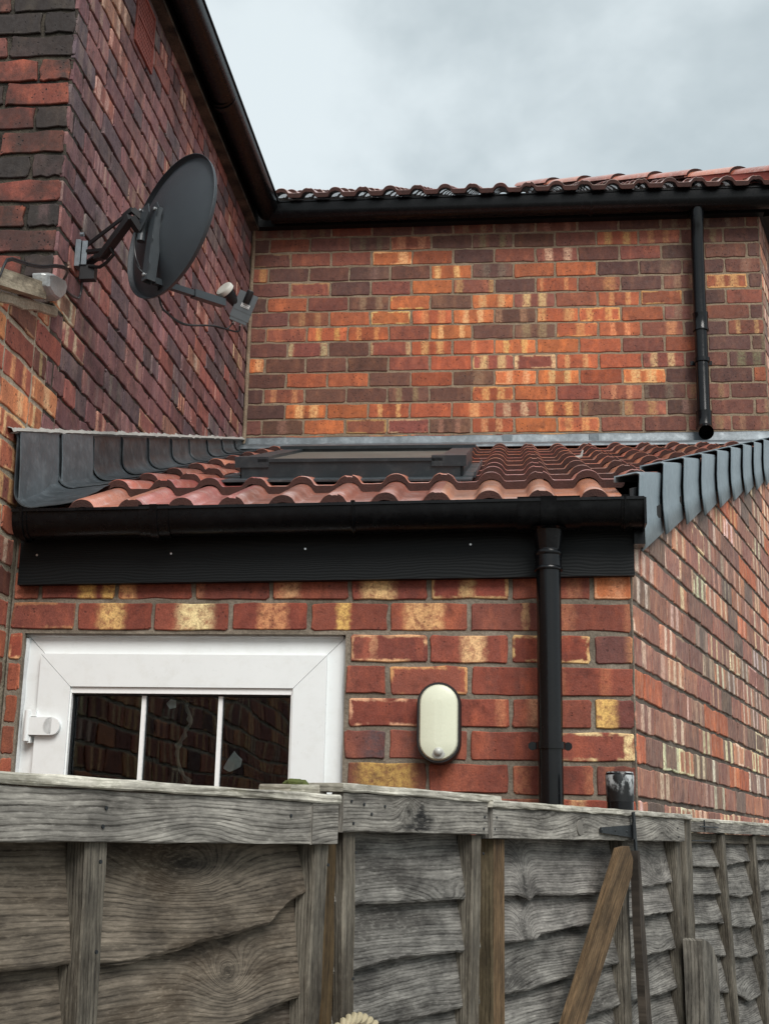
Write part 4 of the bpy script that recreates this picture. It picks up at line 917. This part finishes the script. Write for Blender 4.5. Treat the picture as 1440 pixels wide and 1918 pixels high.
# ------------------------------------------------------------------ bulkhead light
lamp = thing('bulkhead_light', 'oval wall light with black rim and cream diffuser beside the white door', 'wall light', (-.203, Yn, 2.06))
def capsule(cx, cz, hw_, hh_, y, n=14): 
    out = []; r_ = hw_; zc_ = hh_ - hw_
    for k in range(n + 1): a = PI * k / n; out.append(Vector((cx + r_ * math.cos(a), y, cz + zc_ + r_ * math.sin(a))))
    for k in range(n + 1): a = PI + PI * k / n; out.append(Vector((cx + r_ * math.cos(a), y, cz - zc_ + r_ * math.sin(a))))
    return out
lx, lz = -.2035, 2.064
mb = MB(); R_ = [capsule(lx, lz, .060, .110, Yn), capsule(lx, lz, .060, .110, Yn - .03), capsule(lx, lz, .0595, .1095, Yn - .052), capsule(lx, lz, .0570, .107, Yn - .058), capsule(lx, lz, .0530, .103, Yn - .058), capsule(lx, lz, .052, .102, Yn - .05)]
mb.grid(R_, closed=True, flip=True); mb.poly(R_[-1][::-1]); mb.build('rim', M_blk, lamp, True)
mb = MB(); R_ = [capsule(lx, lz, .0525, .1025, Yn - .05), capsule(lx, lz, .052, .102, Yn - .060), capsule(lx, lz, .048, .098, Yn - .066), capsule(lx, lz, .035, .085, Yn - .070), capsule(lx, lz, .01, .06, Yn - .072)]
mb.grid(R_, closed=True, flip=True); mb.poly(R_[-1][::-1]); mb.build('diffuser', M_lens, lamp, True)
mb = MB(); mb.lathe((lx + .001, Yn - .066, lz - .078), (0, -1, 0), [(0, .020), (.003, .019), (.005, .012), (.0055, .0115), (.010, .0105), (.0145, .007), (.016, .002)], 24); mb.build('sensor', M_sens, lamp, True)

# waste pipe stub behind the fence
stp = thing('vent_pipe', 'short black pipe stub with white silicone smears rising behind the fence', 'pipe', (.268, 3.49, 0))
MB().lathe((.268, 3.49, 0), (0, 0, 1), [(0, .034), (1.90, .034), (1.90, .036), (1.93, .036), (1.935, .033), (1.934, .02)], 28).build('pipe', M_pipe, stp, True)
m_, g, b = mat('smeared_silicone'); ob = g.obj(); n = g.noise(g.map(ob, (1, 1, .7)), 38, 4, .6); z_ = g.sep(ob)[2]
msk = g.M('MULTIPLY', g.rng(n, .46, .56), g.rng(g.M('ADD', z_, g.M('MULTIPLY', n, .06)), 1.905, 1.945))
g.put(b.inputs['Base Color'], g.mix(msk, (.006, .007, .008, 1), lin('aeb2b3'))); b.inputs['Roughness'].default_value = .4
MB().lathe((.268, 3.49, 0), (0, 0, 1), [(1.86, .0345), (1.90, .0362), (1.925, .0365), (1.935, .034)], 28).build('smeared_collar', m_, stp, True)

# ------------------------------------------------------------------ fence
FO = Vector((-.46584, 1.19043, 0)); FV = Vector((.41465, .90998, 0)); FN = Vector((FV.y, -FV.x, 0)); SC = -.890; CZ = 1.75
def fp(s, z, off=0.): return FO + FV * s + FN * off + Vector((0, 0, z))
def push(s, z, d):   # from the rail plane to a plane d behind it, as seen in a survey from the camera point
    k = 1 + d / .917; return SC + (s - SC) * k, CZ + (z - CZ) * k
def interp(pts, s):
    if s <= pts[0][0]: return pts[0][1]
    for (a, za_), (b, zb2) in zip(pts, pts[1:]):
        if s <= b:
            f_ = (s - a) / max(b - a, 1e-6); return za_ + (zb2 - za_) * f_
    return pts[-1][1]
def board(parent, s0, s1, bot, ztop, off, mt, lean=.023, th=.008, name='board', seg=.007, rag=.0012, uvrot=False, thb=.5, uo=None):
    """waney edged board: bot(s) bottom edge; leans out at its foot"""
    n = max(4, int((s1 - s0) / seg)); mb = MB(); uo = uo or (rnd.uniform(0, 40), rnd.uniform(0, 40)); sd_ = rnd.uniform(0, 99)
    F_ = []; B_ = []; uvs = []
    for i in range(n + 1):
        s = s0 + (s1 - s0) * i / n; zb2 = bot(s) + mnoise.noise(Vector((s * 90, sd_, 0))) * rag + mnoise.noise(Vector((s * 30, sd_, 4))) * rag * 1.3; zt_ = ztop(s) if callable(ztop) else ztop
        col = []; cb = []; cu = []
        for q_ in (0, .03, .25, .5, .75, 1):
            z = zb2 + (zt_ - zb2) * q_; o_ = off + lean * (1 - q_) + mnoise.noise(Vector((s * 5, q_ * 2, sd_))) * .003 - (.0025 if q_ == 0 else 0)
            col.append(fp(s, z, o_)); cb.append(fp(s, z + (.002 if q_ == 0 else 0), o_ - th * (thb + (1 - thb) * (1 - q_)))); cu.append((uo[0] + s, uo[1] + z))
        F_.append(col); B_.append(cb); uvs.append(cu)
    mb.grid(F_, 0, uvs, flip=True); mb.grid(B_, 0, uvs)
    mb.grid([[r[0] for r in F_], [r[0] for r in B_]], 0, [[u[0] for u in uvs], [(u[0][0], u[0][1] - .008) for u in uvs]])
    mb.grid([[r[-1] for r in B_], [r[-1] for r in F_]], 0, [[u[-1] for u in uvs], [u[-1] for u in uvs]])
    for e_ in (0, -1): mb.grid([F_[e_], B_[e_]] if e_ == 0 else [B_[e_], F_[e_]], 0, [uvs[e_], [(x + .01, y) for x, y in uvs[e_]]])
    return mb.build(name, mt, parent, False)
def timber(name, parent, a, b, w, d, mt, widthdir, bev=.0022, nseg=10, wob=.0015, rag=0, uo=None):
    """sawn timber from a to b; w along widthdir, d across; u runs along it"""
    a, b = Vector(a), Vector(b); t = (b - a).normalized(); x = Vector(widthdir); x = (x - t * x.dot(t)).normalized(); y = t.cross(x).normalized()
    L_ = (b - a).length; mb = MB(); uo = uo or (rnd.uniform(0, 40), rnd.uniform(0, 40)); c_ = [(-1, -1), (1, -1), (1, 1), (-1, 1)]; e_ = bev
    prof = []
    for k in range(4):
        px_, py_ = c_[k][0] * w / 2, c_[k][1] * d / 2; qx, qy = c_[(k + 1) % 4][0] * w / 2, c_[(k + 1) % 4][1] * d / 2
        dl = Vector((qx - px_, qy - py_)).normalized()
        prof += [(px_ + dl.x * e_, py_ + dl.y * e_), (qx - dl.x * e_, qy - dl.y * e_)]
    per = [0]
    for k in range(8): per.append(per[-1] + math.hypot(prof[(k + 1) % 8][0] - prof[k][0], prof[(k + 1) % 8][1] - prof[k][1]))
    n = max(2, int(L_ / .03)); sd_ = rnd.uniform(0, 90); rows = []; uvs = []
    for i in range(n + 1):
        c = a + (b - a) * i / n; row = []; ur = []
        for k in range(9):
            px_, py_ = prof[k % 8]; nn = mnoise.noise(Vector((i * .7, (k % 8) * .9, sd_))) * wob * (1 + rag * .5)
            row.append(c + x * (px_ + nn) + y * (py_ + nn * .6)); ur.append((uo[0] + L_ * i / n, uo[1] + per[k]))
        rows.append(row); uvs.append(ur)
    mb.grid(rows, 0, uvs); mb.poly(rows[0][:8][::-1], 0, [(uo[0] + q_[0], uo[1] + q_[1]) for q_ in prof][::-1]); mb.poly(rows[-1][:8], 0, [(uo[0] + q_[0], uo[1] + q_[1]) for q_ in prof])
    return mb.build(name, mt, parent)
def nails(parent, L_, off=.0, r=.0022):
    for s, z in L_: MB().lathe(fp(s, z, off), FN, [(0, r), (.0012, r * .9)], 8).build('nail', M_hinge, parent)
def mkboards(parent, s0, s1, edges, off, mt, ztop, below=1.0, mts=None):
    """edges: list of bottom edge polylines (measured); each board runs up under the one above, then plain boards to the ground"""
    prev = None
    for i, E in enumerate(edges):
        E = [push(s, z, -off) for s, z in E]
        top = ztop if i == 0 else (lambda s, P=prev: interp(P, s) + .022)
        board(parent, s0, s1, lambda s, E=E: interp(E, s), top, off, (mts or {}).get(i, mt), rag=.0014, uo=(0, 0) if i in (mts or {}) else None)
        prev = E
    z = min(q_[1] for q_ in prev)
    while z > .16:
        z2 = max(z - rnd.uniform(.075, .095), .06); zz = z2; a_ = rnd.uniform(.002, .005); ph = rnd.uniform(0, 6)
        E2 = [(s0 + (s1 - s0) * k / 8, zz + a_ * math.sin(ph + k * 1.1)) for k in range(9)]
        board(parent, s0, s1, lambda s, E=E2: interp(E, s), (lambda s, P=prev: interp(P, s) + .022), off, mt, seg=.03)
        prev = E2; z = zz
OFB = -.040
def batten(parent, s, w, ztop, sb_=None, mt=None, off=-.006, d=.028):
    sb_ = s if sb_ is None else sb_
    k = (1.5 - .05) / (ztop - 1.5)
    timber('batten', parent, fp(s, ztop, off - d / 2), fp(s + (sb_ - s) * (ztop - .05) / (ztop - 1.5), .05, off - d / 2), w, d, mt or M_batt, FV)
FG = 'weathered lap fence panels along the path'
# panel 1 (nearest, left)
f1 = thing('lap_fence', 'nearest weathered fence panel at lower left, brownish boards with a big swirling knot', 'fence panel', fp(-.3, 0), FG)
s0, s1 = -1.25, .575
edge1 = [(-1.25, 1.64), (-.9, 1.632), (-.5, 1.638), (-.2, 1.633), (.016, 1.632), (.1086, 1.6326), (.157, 1.6283), (.203, 1.6313), (.249, 1.637), (.29, 1.6422), (.3325, 1.6465), (.3637, 1.6502), (.4106, 1.6549), (.4197, 1.664), (.4435, 1.6783), (.4737, 1.6873), (.5049, 1.6995), (.6, 1.70)]
edge1b = [(-1.25, 1.552), (-.6, 1.556), (.0, 1.548), (.1, 1.552), (.2645, 1.5474), (.3314, 1.5502), (.3714, 1.5562), (.4221, 1.5656), (.4661, 1.5705), (.5128, 1.5721), (.6, 1.572)]
mkboards(f1, s0, s1 - .015, [edge1, edge1b], OFB, M_woodb, 1.765, mts={0: M_k1, 1: M_k1})
tilt = lambda s: (s - .58) * -.012
timber('top_rail', f1, fp(s0, 1.7395 + .024, -.008), fp(s1, 1.747 + .0235, -.008), .050, .018, M_rail, (0, 0, 1), bev=.001)
timber('capping', f1, fp(s0, 1.797, -.018), fp(s1 + .005, 1.8015, -.018), .046, .011, M_cope, FN, bev=.002, rag=1, wob=.0015)
for s, sb_ in ((-1.0, -1.0), (-.42, -.42), (.1405, .143), (.556, .545)): batten(f1, s, .031, 1.745, sb_)
nails(f1, [(.140, 1.777), (.137, 1.759), (.47, 1.778), (.525, 1.784), (.555, 1.787), (.560, 1.767), (.137, 1.725), (.140, 1.64), (.557, 1.72)], .0015)
timber('top_rail_end', f1, fp(.516, 1.7695, -.0035), fp(.5755, 1.7705, -.0035), .049, .014, M_rail, (0, 0, 1), bev=.0008)
# panel 2 (short)
f2 = thing('lap_fence', 'short grey fence panel between the knotty left panel and the brown post', 'fence panel', fp(.8, 0), FG)
E2a = [(.59, 1.672), (.6356, 1.6713), (.72, 1.670), (.8177, 1.6712), (1.02, 1.671)]; E2b = [(.59, 1.592), (.637, 1.5956), (.678, 1.5993), (.7463, 1.6005), (.845, 1.5981), (1.02, 1.598)]; E2c = [(.59, 1.527), (.638, 1.5255), (.7261, 1.5189), (.8215, 1.5207), (1.02, 1.5225)]; E2d = [(.59, 1.452), (.8, 1.449), (1.02, 1.455)]
mkboards(f2, .607, 1.035, [E2a, E2b, E2c, E2d], OFB, M_wood, 1.79)
timber('top_rail', f2, fp(.590, 1.786, -.007), fp(1.018, 1.7885, -.007), .0495, .018, M_r2, (0, 0, 1), bev=.001, uo=(0, 0))
timber('capping', f2, fp(.582, 1.817, -.022), fp(1.06, 1.8185, -.022), .056, .011, M_cope, FN, bev=.002, rag=1)
for s, w_, sb_ in ((.622, .029, .628), (.998, .030, .990)): batten(f2, s, w_, 1.762, sb_)
nails(f2, [(.608, 1.80), (.614, 1.772), (.640, 1.797), (.66, 1.785), (.695, 1.796), (1.005, 1.79), (1.002, 1.772), (.622, 1.735), (.622, 1.58), (1.0, 1.735)], .0025)
timber('side_post', f2, fp(.592, 1.76, -.030), fp(.592, .05, -.030), .024, .03, M_post, FV)
mb = MB(); 
for k in range(16): mb.lathe(fp(.545 + rnd.uniform(-.012, .016), 1.817 + rnd.uniform(-.003, .002), -.045 + rnd.uniform(-.008, .008)), (0, 0, 1), [(0, .006), (.004, .007), (.008, .003)], 7)
o = mb.build('moss_tuft', M_moss, f2, True)
timber('capping_offcut', f2, fp(.515, 1.8105, -.055), fp(.60, 1.813, -.055), .05, .016, M_cope, FN, rag=1)
# panel 3
f3 = thing('lap_fence', 'weathered grey fence panel carrying the black tee hinge and brown diagonal brace', 'fence panel', fp(1.5, 0), FG)
E3 = [[(1.02, 1.672), (1.0915, 1.6715), (1.1181, 1.6684), (1.1373, 1.6611), (1.1571, 1.67), (1.3126, 1.6664), (1.4049, 1.666), (1.5558, 1.6699), (1.7238, 1.6748), (1.8383, 1.6789), (2.1, 1.68)],
      [(1.02, 1.602), (1.091, 1.6019), (1.16, 1.6015), (1.176, 1.6084), (1.3109, 1.6136), (1.4409, 1.6133), (1.6282, 1.6185), (1.7335, 1.6202), (2.1, 1.6226)],
      [(1.02, 1.527), (1.0904, 1.5275), (1.1589, 1.5265), (1.1747, 1.5299), (1.3713, 1.5378), (1.6011, 1.5436), (1.7485, 1.547), (1.851, 1.5488), (2.1, 1.5553)],
      [(1.02, 1.458), (1.2216, 1.466), (1.4146, 1.4649), (1.6176, 1.4708), (1.7631, 1.4686), (1.8601, 1.4709), (2.1, 1.4725)], [(1.02, 1.385), (1.5, 1.388), (2.1, 1.392)]]
mkboards(f3, 1.06, 2.07, E3, OFB, M_wood, 1.79, mts={0: M_k3, 1: M_k3})
timber('top_rail', f3, fp(1.026, 1.7815, -.004), fp(2.000, 1.7865, -.006), .0475, .022, M_rail, (0, 0, 1), bev=.001)
timber('capping', f3, fp(1.018, 1.811, -.016), fp(2.045, 1.8155, -.018), .056, .011, M_cope, FN, bev=.002, rag=1)
for s, w_, sb_ in ((1.658, .034, 1.655), (1.985, .030, 2.00)): batten(f3, s, w_, 1.766, sb_)
MB().lathe(fp(1.386, 1.781, .0065), FN, [(0, .0135), (.002, .013), (.0025, .0)], 24).build('round_plug', M_rail, f3, True)
nails(f3, [(1.04, 1.79), (1.033, 1.772), (1.95, 1.79), (1.955, 1.772)], .0062)
# panel 4
f4 = thing('lap_fence', 'farthest grey fence panel at the right edge with many narrow battens', 'fence panel', fp(2.9, 0), FG)
E4 = [[(2.0, 1.71), (2.068, 1.7094), (2.2197, 1.707), (2.3016, 1.7126), (2.3755, 1.7169), (2.57, 1.7228), (4, 1.725)], [(2.0, 1.652), (2.2, 1.648), (2.3857, 1.6365), (2.5881, 1.6478), (4, 1.65)],
      [(2.0, 1.590), (2.0724, 1.588), (2.1818, 1.5851), (2.3912, 1.5645), (2.6067, 1.5761), (4, 1.58)], [(2.0, 1.53), (2.3, 1.505), (2.4032, 1.4972), (2.6128, 1.5068), (4, 1.51)], [(2.0, 1.46), (2.3, 1.425), (2.41, 1.3991), (2.6271, 1.4136), (4, 1.42)], [(2.0, 1.34), (2.5, 1.33), (4, 1.335)]]
mkboards(f4, 2.09, 3.95, E4, OFB, M_wood, 1.78)
timber('top_rail', f4, fp(2.062, 1.7955, -.010), fp(3.95, 1.7985, -.010), .023, .02, M_rail, (0, 0, 1), bev=.001)
timber('under_rail', f4, fp(2.07, 1.772, -.026), fp(3.95, 1.776, -.026), .022, .014, M_batt, (0, 0, 1), bev=.001)
timber('capping', f4, fp(2.06, 1.811, -.024), fp(3.95, 1.8135, -.024), .05, .009, M_cope, FN, bev=.002, rag=1)
for s, sb_ in ((2.335, 2.375), (2.62, 2.655), (2.92, 2.94), (3.3, 3.3), (3.7, 3.7)): batten(f4, s, .028, 1.783, sb_)
for a_, b_ in ((fp(2.12, 1.7965, .004), fp(2.26, 1.7965, .004)), (fp(2.08, 1.765, -.004), fp(2.21, 1.7655, .0)), (fp(2.155, 1.812, .003), fp(2.158, 1.786, .003))): MB().tube([a_, b_], .0015, 6).build('wire', M_hinge, f4, True)
# posts and loose timbers
mb = MB(); mb.box(fp(1.071, .8785, -.030), (.040, .052, 1.757), (FV, -FN, Vector((0, 0, 1)))); mb.mi[0] = 1
tag(mb.build('fence_post', [M_brown, M_posts], None, bevel=.003), 'square post of brown treated timber under the third rail', 'post', 'fence posts')
tag(timber('fence_post', None, fp(2.038, 1.812, -.018), fp(2.046, 0, -.018), .045, .04, M_batt, FV), 'slim greyed post between the hinge panel and the far panel', 'post', 'fence posts')
mb = MB(); PO = [push(s_, z_, -.03) for s_, z_ in [(2.062, 1.553), (2.070, 1.5575), (2.080, 1.554), (2.110, 1.548), (2.140, 1.535), (2.165, 1.510), (2.178, 1.47), (2.176, 1.30), (2.185, .8), (2.19, 0), (2.08, 0), (2.075, .8), (2.070, 1.3)]]
mb.prism([fp(s_, z_, .004) for s_, z_ in PO][::-1], FN * .042)
mb.uv = [[(mb.v[i_][2] + 5, (Vector(mb.v[i_]) - FO).dot(FV) + (Vector(mb.v[i_]) - FO).dot(FN)) for i_ in f] for f in mb.f]
tag(mb.build('post_stump', M_stump, None, bevel=.005), 'rough rounded grey stump of old post before the far panel', 'post')
mb = MB()
a1, a2, a3, b1, b2 = fp(1.6602, 1.751, .022), fp(1.700, 1.722, .022), fp(1.690, 1.680, .022), fp(1.300, 1.44, .022), fp(1.414, 1.4468, .022)
# brace as one sawn timber with a mitred top
dirb = (fp(1.36, 1.452, 0) - fp(1.655, 1.725, 0)).normalized(); wv = Vector((FV.x, FV.y, 0)); perp = (wv - dirb * wv.dot(dirb)).normalized()
uo = 7.3; tip = fp(1.664, 1.752, 0); hw_ = .0185; ctr = fp(1.647, 1.722, 0); L_ = 2.05
def bp(l, x, o_): return ctr + dirb * l + perp * x + FN * o_
BO = [push(s_, z_, -.026) for s_, z_ in [(1.616, 1.7465), (1.66, 1.7505), (1.6815, 1.7262), (1.6734, 1.6958), (1.4138, 1.4468), (.93, .985), (.85, .988), (1.332, 1.453)]]
F_ = [fp(s_, z_, .026) for s_, z_ in BO]; B_ = [fp(s_, z_, .0115) for s_, z_ in BO]; bd = Vector((.2984, .2874)).normalized()
uvf = [(uo + s_ * bd.x + z_ * bd.y, 3 - s_ * bd.y + z_ * bd.x) for s_, z_ in BO]; outl = BO
mb.poly(F_[::-1], 0, uvf[::-1]); mb.poly(B_, 0, uvf)
for k in range(len(outl)):
    l = (k + 1) % len(outl); mb.poly([F_[k], F_[l], B_[l], B_[k]], 0, [uvf[k], uvf[l], (uvf[l][0], uvf[l][1] + .05), (uvf[k][0], uvf[k][1] + .05)])
tag(mb.build('diagonal_brace', M_brown, None, bevel=.002), 'brown diagonal timber brace with knots leaning across the grey panel', 'brace')
mb = MB(); PO = [push(s_, z_, -.018) for s_, z_ in [(1.697, 1.742), (1.709, 1.742), (1.7119, 1.7204), (1.7340, 1.5672), (1.7544, 1.4121), (1.83, 1.0), (1.77, 1.0), (1.725, 1.42), (1.703, 1.60)]]
mb.prism([fp(s_, z_, .006) for s_, z_ in PO][::-1], FN * .016)
mb.uv = [[(v[1] * 1.0 if False else mb.v[i_][2], (Vector(mb.v[i_]) - FO).dot(FV)) for i_ in f] for f, v in zip(mb.f, mb.uv)]
tag(mb.build('leaning_plank', M_plank, None, bevel=.002), 'dark narrow rotten plank hanging beside the tee hinge', 'plank')
hg = thing('tee_hinge', 'black iron tee hinge screwed to the third top rail', 'hinge', fp(1.6, 1.78))
hp = lambda s_, z_, o_: fp(*push(s_, z_, -o_), o_)
mb = MB(); mb.prism([hp(1.503, 1.7835, .009), hp(1.690, 1.7918, .009), hp(1.690, 1.7660, .009), hp(1.503, 1.7737, .009)], FN * .0035); mb.build('strap', M_hinge, hg, bevel=.001)
mb = MB(); mb.bar(hp(1.689, 1.8165, .014), hp(1.700, 1.738, .014), .010, .004, up=FN); mb.build('hinge_plate', M_hinge, hg, bevel=.001)
MB().lathe(hp(1.690, 1.764, .016), (0, 0, 1), [(0, .004), (.032, .004)], 12).build('pin', M_hinge, hg, True)
for s_, z_ in ((1.515, 1.7785), (1.585, 1.779), (1.65, 1.7785)): MB().lathe(hp(s_, z_, .0125), FN, [(0, .0026), (.0012, .002)], 10).build('screw', M_hinge, hg, True)
# rope knot low between the first two panels
mb = MB()
for st in range(3):
    pts = []
    for k in range(40):
        t = k / 39; c = fp(.56 + .10 * t, 1.520 + .014 * math.sin(PI * t), .014); a = t * 16 + st * 2 * PI / 3
        pts.append(c + FN * .0045 * math.cos(a) + Vector((0, 0, .0045 * math.sin(a))))
    mb.tube(pts, .0042, 8)
tag(mb.build('rope', M_rope, None, True), 'frayed pale rope looped low between the first two panels', 'rope')
